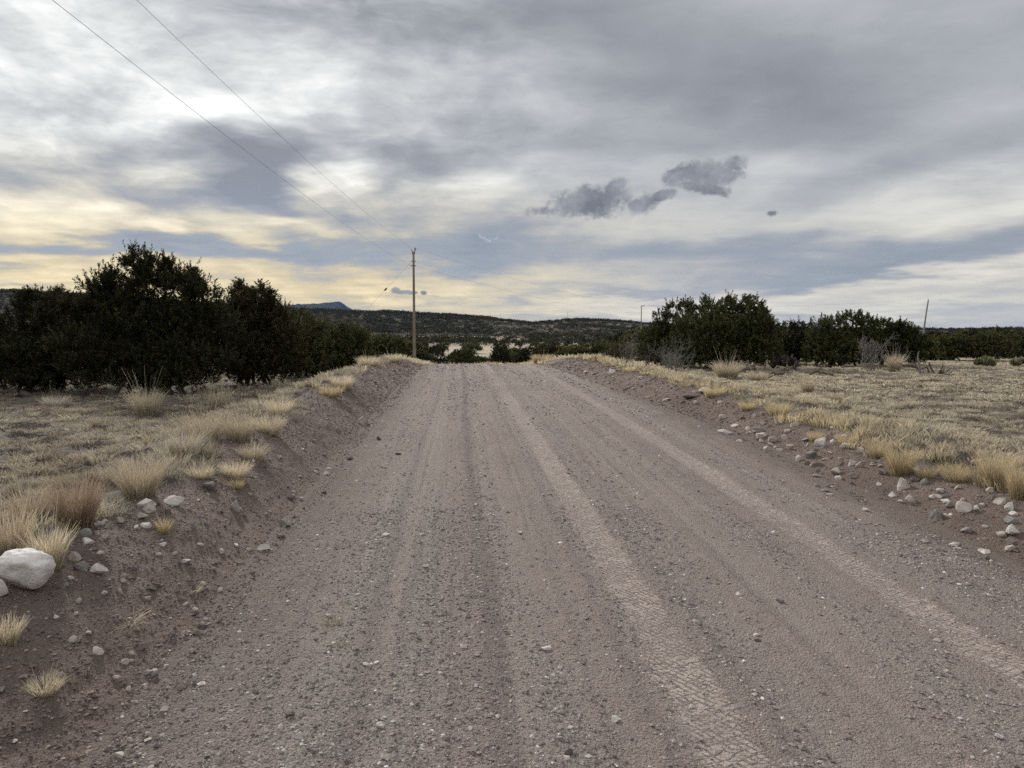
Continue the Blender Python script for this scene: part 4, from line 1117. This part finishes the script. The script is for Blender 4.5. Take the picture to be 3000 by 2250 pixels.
# broken stump
p = at_y(2745, 26.5); parts = []
e = empty('tree_stump', p); tag(e, 'dark splintered tree stump with upturned jagged roots in the dry field', 'tree stump')
g = np.random.default_rng(31)
for (dx, h_, lean, r_) in [(-.28, .42, -.25, .055), (-.12, .55, -.2, .07), (.1, .5, .1, .055), (.18, .34, .42, .06), (.02, .3, .25, .06), (-.05, .2, .5, .04)]:
    z_ = np.linspace(0, 1, 7)
    P_ = np.stack([dx * .5 + lean * z_ ** 1.2 + g.normal(size=7) * .015, g.normal(size=7) * .03 + g.normal() * .12 * z_, -.05 + h_ * z_], -1)
    parts.append(tube(P_, r_ * (1.15 - .85 * z_) * (1 + .25 * g.normal(size=7)).clip(.6, 1.5), 7))
V, Fq = join(parts); obj('root_mass', mesh('root_mass', V, Fq), m_deaddark, e)
z_ = np.linspace(0, 1, 10)
P_ = np.stack([-.62 + .05 * np.sin(z_ * 6) + .02 * z_, .1 + 0 * z_, -.05 + .95 * z_], -1)
V, Fq = join([tube(P_, .055 * (1.2 - .95 * z_), 7), tube([(-.62, .1, .0), (-.4, .05, .06), (-.15, 0, .1), (.15, -.1, .02)], [.05, .05, .045, .02], 6)])
obj('snag', mesh('snag', V, Fq), m_dead, e)
# log at the left edge
p = at_y(25, 17.2); z_ = np.linspace(0, 1, 10)
P_ = np.stack([-.55 + 1.1 * z_, .1 * np.sin(z_ * 3), .10 + .10 * np.sin(z_ * 3.1) - .1 * z_], -1)
V, Fq = tube(P_, .075 * (1 + .1 * np.sin(z_ * 17)), 9)
o = obj('log', mesh('log', V, Fq, None, True), m_deaddark, loc=p); tag(o, 'dark curved log lying under the juniper at the left edge of the photo', 'log')
# small debris at the crest
fallen_p = at_y(1418, 52)
V, Fq = branchy(9, .5, 1.0, 55, r0=.02, sub=3)
o = obj('brush_pile', mesh('brush_pile', V, Fq), m_deaddark, loc=fallen_p); tag(o, 'small dark heap of brush just over the middle of the road crest', 'brush pile')
# pale round shrubs
def round_shrub(px, y, w, h, label, seed, col=(.17, .165, .085)):
    p = at_y(px, y); V, Fq, cv = crown([(0, 0, h * .45, w / 2, w / 2, h * .5)], 110, 40, .09, seed, plume_len=h * .45, plume_r=.07, col=col, brown=0, zmin=.02)
    o = obj('shrub', mesh('shrub', V, Fq, cv), m_leaf, loc=p); tag(o, label, 'shrub', 'pale round shrubs')
round_shrub(2885, 33, .75, .36, 'pale yellowish dome shaped shrub alone in the far dry field', 61)
round_shrub(2990, 34, .7, .28, 'straw coloured low shrub at the right edge of the photo', 62, (.22, .19, .12))
round_shrub(1755, 42, 1.3, .5, 'pale cream dome shaped shrub on the golden bank before the green belt', 63, (.21, .20, .12))
round_shrub(2300, 30, 1.0, .45, 'greyish purple low shrub in the shade between the two large junipers', 64, (.08, .07, .065))
# heap of dirt at the top of the right bank
p = hit(2035, 1158); V, Fc = ICO[4]; V = V * np.array([.24, .2, .05]); V = V * (1 + .22 * fbm(V[:, 0] * 5, V[:, 1] * 5 + V[:, 2] * 3, 4, 77)[:, None])
o = obj('dirt_heap', mesh('dirt_heap', V, Fc, np.zeros((len(V), 3)), True), m_ground, loc=(p[0], p[1], p[2] - .01)); tag(o, 'low brown heap of dirt on top of the right bank', 'dirt heap')

# ------------------------------------------------------------------ power line
def pole(px, y, row_top, mat, label, r=.13, lean=0, zb=None, xfix=None):
    b = at_y(px, y) if xfix is None else np.array([xfix, y, float(ground(xfix, y))])
    ztop = CAMH + (HOR - row_top) / F * y; h = ztop - b[2]
    e = empty('power_pole', b); tag(e, label, 'power pole', 'wooden poles of the power line')
    z_ = np.linspace(0, 1, 9)
    P_ = np.stack([lean * z_ ** 1.4, 0 * z_, -.3 + (h + .3) * z_], -1)
    V, Fq = tube(P_, r * (1 - .35 * z_), 12); obj('post', mesh('post', V, Fq, None, True), mat, e)
    return e, b, h
e1, b1_, h1 = pole(1214, 62, 740, m_pole, 'tall brown wooden pole on the left verge with two wires meeting at its top')
def add(e, name, VF, mat): V, Fq = VF; return obj(name, mesh(name, V, Fq, None, False), mat, e)
add(e1, 'bracket', join([tube([(0, 0, h1 - .5), (-.09, -.02, h1 - .15), (-.15, -.02, h1 + .18)], .035, 6), tube([(0, 0, h1 - .5), (.09, .02, h1 - .15), (.13, .02, h1 + .14)], .035, 6)]), m_steel)
for dx, dz, mt in ((-.15, .28, m_porc), (.14, .24, m_steel)):
    add(e1, 'insulator', join([tube([(dx, 0, h1 + dz - .12), (dx, 0, h1 + dz - .02)], [.10, .06], 10), tube([(dx, 0, h1 + dz - .02), (dx, 0, h1 + dz + .08)], [.09, .05], 10)]), mt)
for z in (h1 - .78, h1 - 1.15): add(e1, 'clamp', tube([(-.17, 0, z), (.17, 0, z)], .05, 8), m_steel)
add(e1, 'insulator', tube([(-.24, 0, h1 - 1.2), (-.24, 0, h1 - 1.08)], .06, 8), m_porc)
e2, b2_, h2 = pole(1878, 168, 896, m_polegrey, 'grey pole with a short cross arm left of the big right-hand juniper', r=.14)
add(e2, 'cross_arm', box(-.12, .75, -.06, .06, h2 - .12, h2 + .03), m_polegrey)
add(e2, 'insulator', tube([(.6, 0, h2 + .03), (.6, 0, h2 + .2)], .07, 8), m_porc)
e3, b3_, h3 = pole(2700, 110, 880, m_polegrey, 'thin pole leaning to the right on the far right skyline', r=.14, lean=.75)
add(e3, 'insulator', tube([(.75, 0, h3), (.76, 0, h3 + .3)], [.1, .06], 8), m_porc)
e0, b0_, h0 = pole(0, -16, 0, m_pole, 'wooden pole behind the viewpoint carrying the overhead wires', xfix=-6.9) if False else (None, None, None)
e0 = empty('power_pole', (-6.9, -16, float(H(-6.9, -16)))); tag(e0, 'brown wooden pole behind the viewpoint carrying the overhead wires', 'power pole', 'wooden poles of the power line')
add(e0, 'post', tube([(0, 0, -.3), (0, 0, 9.1)], [.13, .09], 12), m_pole)
add(e0, 'insulator', tube([(0, 0, 9.1), (0, 0, 9.3)], [.08, .05], 8), m_porc)
def wire(a, b, sag, r, label, n=60, name='overhead_wire', group='wires of the power line', cat='wire'):
    a = np.array(a, float); b = np.array(b, float); t_ = np.linspace(0, 1, n)[:, None]
    P_ = a + (b - a) * t_; P_[:, 2] -= sag * 4 * t_[:, 0] * (1 - t_[:, 0])
    V, Fq = tube(P_, r, 5); o = obj(name, mesh(name, V, Fq, None, True), m_wire); tag(o, label, cat, group); return o
T1 = b1_ + np.array([-.15, 0, h1 + .3]); N1 = b1_ + np.array([-.24, 0, h1 - 1.12])
zb = float(H(-6.9, -16))
wire(T1, (-6.9, -16, 9.2 + zb), .9, .0045, 'upper overhead wire running from the near pole top over the left of the sky')
wire(N1, (-6.9, -16, 8.0 + zb), .9, .0045, 'lower overhead wire running from the near pole over the left of the sky')
T2 = b2_ + np.array([.6, 0, h2 + .2]); N2 = b2_ + np.array([0.12, 0, h2 - 1.6])
wire(b1_ + np.array([.14, 0, h1 + .28]), T2, 1.0, .0055, 'upper thin wire from the near pole towards the pole with the cross arm')
wire(b1_ + np.array([.12, 0, h1 - 1.15]), N2, 1.0, .0055, 'lower thin wire from the near pole towards the pole with the cross arm')
wire(T2, b3_ + np.array([.75, 0, h3 + .2]), .8, .008, 'upper faint wire from the cross arm pole to the leaning pole')
wire(N2, b3_ + np.array([.6, 0, h3 - 1.3]), .8, .008, 'lower faint wire from the cross arm pole to the leaning pole')
gx = (1065 - 1500) / F * 60; 
gend = np.array([gx - 3.4, 58, float(H(gx - 3.4, 58))]); gst = b1_ + np.array([-.13, 0, h1 - .78])
w = wire(gst, gend, 0, .007, 'slanting guy wire anchored left of the near pole', n=8, name='guy_wire')
q = gst + (gend - gst) * .27; q2 = gst + (gend - gst) * .295
V, Fq = tube([q, (q + q2) / 2, q2], [.05, .08, .05], 8); obj('strain_insulator', mesh('strain_insulator', V, Fq), m_deaddark, w)
wire(b2_ + np.array([0, 0, h2 - .8]), (b2_[0] - 6.5, 166, float(H(b2_[0] - 6.5, 166))), 0, .012, 'slanting guy wire of the cross arm pole', n=6, name='guy_wire')

# houses and masts on the right hill
def far_house(px, y, L, label):
    p = at_y(px, y); e = empty('house', (p[0], p[1], p[2] - .3)); tag(e, label, 'house', 'houses on the right hill')
    add(e, 'wall', box(-L / 2, L / 2, -3, 3, 0, 3.2), m_wall)
    V = np.array([(-L / 2 - .6, -3.8, 3.0), (L / 2 + .6, -3.8, 3.0), (L / 2 + .6, 3.8, 3.0), (-L / 2 - .6, 3.8, 3.0), (-L / 2 - .6, 0, 4.9), (L / 2 + .6, 0, 4.9)])
    Fq = np.array([(0, 1, 5), (0, 5, 4), (2, 3, 4), (2, 4, 5), (0, 4, 3), (1, 2, 5), (0, 3, 2), (0, 2, 1)]); add(e, 'roof', (V, Fq), m_roof)
far_house(1652, 880, 6, 'small pale roofed building on top of the right hill, left one')
far_house(1692, 880, 9, 'long pale roofed house on top of the right hill, right one')
def mast(px, y, h, label):
    p = at_y(px, y); V, Fq = join([tube([(0, 0, -.5), (0, 0, h)], .12, 6), tube([(-.5, 0, h * .8), (.5, 0, h * .8)], .06, 5)])
    o = obj('radio_mast', mesh('radio_mast', V, Fq), m_steel, loc=p); tag(o, label, 'mast', 'masts on the hill')
mast(1662, 890, 11, 'hair-thin mast beside the houses on the right hill')
mast(1466, 900, 9, 'hair-thin mast in the dip of the ridge')

# ------------------------------------------------------------------ sky
SUN_AZ, SUN_EL = R(-30), R(27)
w = bpy.data.worlds.new('World'); scene.world = w; w.use_nodes = True; t = NT(w.node_tree)
bg = t.n['Background']
Dv = t.node('ShaderNodeTexCoord').outputs['Generated']
sp = t.node('ShaderNodeSeparateXYZ'); t.put(sp.inputs[0], Dv); dx, dy, dz = sp.outputs
az = t.math('ARCTAN2', dx, dy); el = t.math('ARCSINE', dz)
def azel(px, py):
    d = ray(px, py); return math.atan2(d[0], d[1]), math.asin(d[2])
cA = t.node('ShaderNodeCombineXYZ'); t.put(cA.inputs[0], az); t.put(cA.inputs[1], el); A0 = cA.outputs[0]
# cloud sheet coordinates: the direction projected on a level layer overhead
inv = t.math('DIVIDE', 1., t.math('ADD', t.math('MAXIMUM', dz, 0.), .11))
cP = t.node('ShaderNodeCombineXYZ'); t.put(cP.inputs[0], t.math('MULTIPLY', dx, inv)); t.put(cP.inputs[1], t.math('MULTIPLY', dy, inv)); PL = cP.outputs[0]
wn = t.node('ShaderNodeTexNoise'); t.put(wn.inputs['Vector'], PL); wn.inputs['Scale'].default_value = 1.1; wn.inputs['Detail'].default_value = 5; wn.inputs['Roughness'].default_value = .55
warp = t.vec('SUBTRACT', wn.outputs['Color'], (.5, .5, .5))
warpA = t.vec('MULTIPLY', warp, (.22, .11, 0)); AW = t.vec('ADD', A0, warpA)
def blob(vec, px, py, rx, ry, rot, wt, soft=0.):
    a, e_ = azel(px, py)
    mp = t.node('ShaderNodeMapping', vector_type='TEXTURE'); t.put(mp.inputs['Vector'], vec)
    mp.inputs['Location'].default_value = (a, e_, 0); mp.inputs['Rotation'].default_value = (0, 0, R(rot)); mp.inputs['Scale'].default_value = (rx / F, ry / F, 1)
    return t.mr(t.vec('LENGTH', mp.outputs[0]), 1.35, soft, 0, wt, True)
def total(lst):
    acc_ = None
    for q in lst: acc_ = q if acc_ is None else t.math('ADD', acc_, q)
    return acc_
BL = [ # px, py, rx, ry, rotation, weight
 (250, 130, 620, 260, 0, .16), (0, 330, 480, 260, 0, .20), (420, 170, 380, 90, -18, .10), (880, 240, 330, 70, -12, .11), (600, 330, 420, 45, 14, .12), (1080, 360, 380, 120, -25, .16),
 (990, 480, 130, 90, -35, .34), (900, 525, 110, 60, 20, .26), (1410, 560, 130, 110, 0, .24), (1380, 470, 260, 60, -30, .12), (490, 630, 70, 40, 10, .26), (830, 620, 120, 40, 10, .22), (920, 650, 60, 30, 0, .2), (730, 690, 120, 30, -12, .2),
 (200, 640, 420, 60, 0, .24), (100, 800, 520, 60, 0, .26), (300, 890, 620, 46, 0, .22), (60, 560, 260, 50, 12, .12), (1650, 160, 420, 70, -5, .12), (1800, 320, 400, 60, 0, .07),
 (2450, 620, 760, 75, 3, .20), (2900, 560, 400, 70, 8, .10), (2300, 480, 500, 50, 6, .08), (2550, 830, 900, 42, 4, .20), (2900, 790, 500, 40, 5, .08), (1500, 800, 300, 45, 0, .14), (1250, 860, 700, 34, 0, .20), (2000, 910, 900, 30, 0, .17), (2600, 900, 700, 34, 0, .12), (1900, 1, 400, 60, 0, .05), (2850, 260, 200, 60, 0, .06),
 # dark masses
 (725, 455, 150, 110, -12, -.46), (790, 560, 110, 55, -10, -.32), (880, 395, 130, 60, 20, -.34), (640, 400, 120, 50, 10, -.16), (1230, 440, 260, 85, -12, -.42), (1090, 500, 110, 50, -35, -.22), (1120, 230, 110, 40, -30, -.10), (1000, 330, 120, 45, -25, -.10),
 (330, 440, 330, 50, 10, -.22), (60, 500, 230, 60, 0, -.24), (430, 560, 200, 40, 0, -.16), (560, 640, 160, 40, 0, -.10), (260, 720, 330, 34, 3, -.36), (700, 720, 420, 36, 0, -.30), (1000, 640, 260, 45, -10, -.28), (1150, 740, 420, 60, -4, -.28),
 (350, 300, 200, 40, 10, -.08), (330, 10, 120, 25, 0, -.10), (0, 840, 200, 18, 0, -.24), (500, 840, 260, 18, 2, -.14), (90, 1000, 1, 1, 0, 0),
 (1350, 60, 700, 120, 4, -.30), (1900, 130, 500, 170, -8, -.26), (2200, 260, 620, 130, -10, -.26), (2750, 120, 600, 140, 0, -.18), (2900, 430, 700, 90, 12, -.18), (1750, 400, 500, 60, -6, -.14), (2200, 380, 500, 80, 0, -.10),
 (2000, 740, 900, 70, 0, -.28), (2800, 740, 600, 60, 7, -.22), (1500, 690, 320, 50, 0, -.20), (2300, 820, 500, 26, 5, -.20), (1500, 880, 400, 18, 2, -.12), (1800, 860, 400, 20, 0, -.16), (2055, 300, 75, 42, 0, -.16)]
lum = total([blob(AW, *q) for q in BL if q[5]])
# streaky texture of the sheet
def sheet(rot, sc, scale, detail, rough, dist=0.):
    mp = t.node('ShaderNodeMapping'); t.put(mp.inputs['Vector'], t.vec('ADD', PL, t.vec('SCALE', warp, None, .35))); mp.inputs['Rotation'].default_value = (0, 0, R(rot)); mp.inputs['Scale'].default_value = (*sc, 1)
    return t.noise(mp.outputs[0], scale, detail, rough, dist)
s1 = sheet(35, (1, .38), 1.7, 7, .58); s2 = sheet(-20, (.5, 1.3), 3.6, 7, .58)
leftness = t.mr(az, .35, -.35, .5, 1.15, True)
tex = t.math('ADD', t.math('MULTIPLY', t.math('SUBTRACT', s1, .5), .75), t.math('MULTIPLY', t.math('SUBTRACT', s2, .5), .38))
mpA = t.node('ShaderNodeMapping'); t.put(mpA.inputs['Vector'], t.vec('ADD', A0, t.vec('MULTIPLY', warp, (.10, .07, 0)))); mpA.inputs['Rotation'].default_value = (0, 0, R(28)); mpA.inputs['Scale'].default_value = (.9, 2.5, 1)
mott = t.math('ADD', t.math('MULTIPLY', t.math('SUBTRACT', t.noise(mpA.outputs[0], 7.5, 6, .55, .4), .5), 1.2), t.math('MULTIPLY', t.math('SUBTRACT', t.noise(mpA.outputs[0], 22, 6, .6, .3), .5), .42))
mott = t.math('MULTIPLY', mott, t.math('MULTIPLY', t.mr(az, .25, -.25, .22, 1., True), t.mr(el, .02, .2, .35, 1., True)))
lum = t.math('ADD', lum, mott)
lum = t.math('ADD', lum, t.math('MULTIPLY', tex, leftness))
# broad brightness around the veiled sun, all directions
sd = (math.sin(SUN_AZ) * math.cos(SUN_EL), math.cos(SUN_AZ) * math.cos(SUN_EL), math.sin(SUN_EL))
cosS = t.vec('DOT_PRODUCT', Dv, sd)
lum = t.math('ADD', lum, t.mr(cosS, .55, 1., 0, .05, True))
lum = t.math('ADD', lum, .44)
lum = t.math('ADD', lum, t.math('ADD', t.mr(el, .45, .8, 0, .3, True), t.mr(dy, .25, -.3, 0, .22, True)))  # extra cloud brightness overhead and behind the camera, added to lift ambient light
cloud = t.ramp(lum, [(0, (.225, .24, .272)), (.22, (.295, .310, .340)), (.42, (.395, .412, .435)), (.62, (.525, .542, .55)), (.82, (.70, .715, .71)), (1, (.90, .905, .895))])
# warm light low in the sky, blue gaps
low = t.mr(el, .24, .03, 0, 1, True)
warmth = t.math('MULTIPLY', low, total([t.mr(az, .30, -.25, .30, 1.0, True), 0.]))
cloud = t.mix(t.math('MULTIPLY', warmth, t.mr(lum, .22, .58)), cloud, t.mix(1., cloud, (1.27, 1.03, .62), 'MULTIPLY'))
cloud = t.mix(t.math('MULTIPLY', t.mr(el, .25, .03, 0, .85, True), t.mr(lum, .48, .18)), cloud, t.mix(1., cloud, (.95, 1.0, 1.05), 'MULTIPLY'))
skyt = t.node('ShaderNodeTexSky', sky_type='NISHITA', sun_disc=False, sun_elevation=SUN_EL, sun_rotation=SUN_AZ, altitude=1900)
skyc = t.vec('SCALE', skyt.outputs[0], None, .06)
gap = t.math('MULTIPLY', t.mr(lum, .34, .12), t.mr(el, .30, .08, 0, .16, True))
cloud = t.mix(gap, cloud, skyc)
# small low cumulus puffs in front of the sheet
NC = t.noise(A0, 38, 9, .68, .8); NC2 = t.noise(A0, 13, 6, .65, .4)
def puff(px, py, rx, ry, rot):
    return blob(A0, px, py, rx, ry, rot, 1.0)
pf = None
for q in [(1730, 592, 200, 58, 6), (1600, 617, 80, 22, 0), (1800, 550, 60, 30, 30), (1880, 600, 60, 36, 0), (1945, 572, 55, 20, 10), (2085, 508, 150, 50, 0), (2010, 510, 110, 34, 12), (2150, 484, 60, 34, 0), (2050, 548, 120, 24, -12), (2262, 624, 22, 12, 0), (1160, 850, 20, 14, 0), (1182, 856, 36, 9, 0), (1212, 857, 18, 7, 0), (1240, 858, 13, 9, 0)]:
    v_ = puff(*q); pf = v_ if pf is None else t.math('MAXIMUM', pf, v_)
pm = t.math('ADD', t.math('MULTIPLY', pf, 1.25), t.math('ADD', t.math('MULTIPLY', t.math('SUBTRACT', t.noise(A0, 120, 7, .6, .6), .5), .8), t.math('ADD', t.math('MULTIPLY', t.math('SUBTRACT', NC, .5), 2.0), t.math('MULTIPLY', t.math('SUBTRACT', NC2, .5), 1.6))))
pm = t.math('MULTIPLY', t.mr(pm, .28, 1.05, 0, 1, True), t.mr(pf, .0, .3))
pc = t.mix(t.mr(t.noise(A0, 22, 5, .6), .35, .65), (.130, .142, .175), (.29, .305, .335))
cloud = t.mix(t.math('MULTIPLY', pm, .92), cloud, pc)
pw = None
for q in [(1405, 697, 66, 20, -4)]:
    v_ = puff(*q); pw = v_ if pw is None else t.math('MAXIMUM', pw, v_)
pwm = t.mr(t.math('ADD', pw, t.math('MULTIPLY', t.math('SUBTRACT', t.noise(A0, 75, 6, .7, 1.), .5), 4.)), .55, 1.5, 0, .6, True)
cloud = t.mix(t.math('MULTIPLY', pwm, t.mr(pw, .02, .25)), cloud, (.72, .72, .71))
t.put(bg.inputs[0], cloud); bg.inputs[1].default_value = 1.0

sun = bpy.data.lights.new('sun', 'SUN'); sun.energy = 3.2; sun.angle = R(5); sun.color = (1, .945, .87)
so = bpy.data.objects.new('sun', sun); COL.objects.link(so)
so.rotation_euler = Vector(sd).to_track_quat('Z', 'Y').to_euler()

# haze: even air round everything
V, Fq = box(-6900, 6900, -2000, 6900, -200, 225)
m_haze = bpy.data.materials.new('haze'); m_haze.use_nodes = True; t = NT(m_haze.node_tree)
t.n.remove(t.n['Principled BSDF']); vol = t.node('ShaderNodeVolumePrincipled'); vol.inputs['Color'].default_value = (.40, .58, .98, 1); vol.inputs['Density'].default_value = 2.4e-5; vol.inputs['Anisotropy'].default_value = .2
t.l.new(vol.outputs[0], t.n['Material Output'].inputs['Volume'])
o = obj('haze', mesh('haze', V, Fq), m_haze); tag(o, 'thin bluish air between the road and the far mountain', 'haze', kind='stuff')

vs = scene.view_settings; vs.view_transform = 'Standard'; vs.look = 'None'; vs.exposure = .26; vs.gamma = 1
scene.render.film_transparent = False
cy = scene.cycles; cy.max_bounces = 6; cy.diffuse_bounces = 3; cy.glossy_bounces = 1; cy.transmission_bounces = 3; cy.volume_bounces = 0; cy.transparent_max_bounces = 4
cy.use_denoising = False
cy.use_adaptive_sampling = True; cy.adaptive_threshold = .02
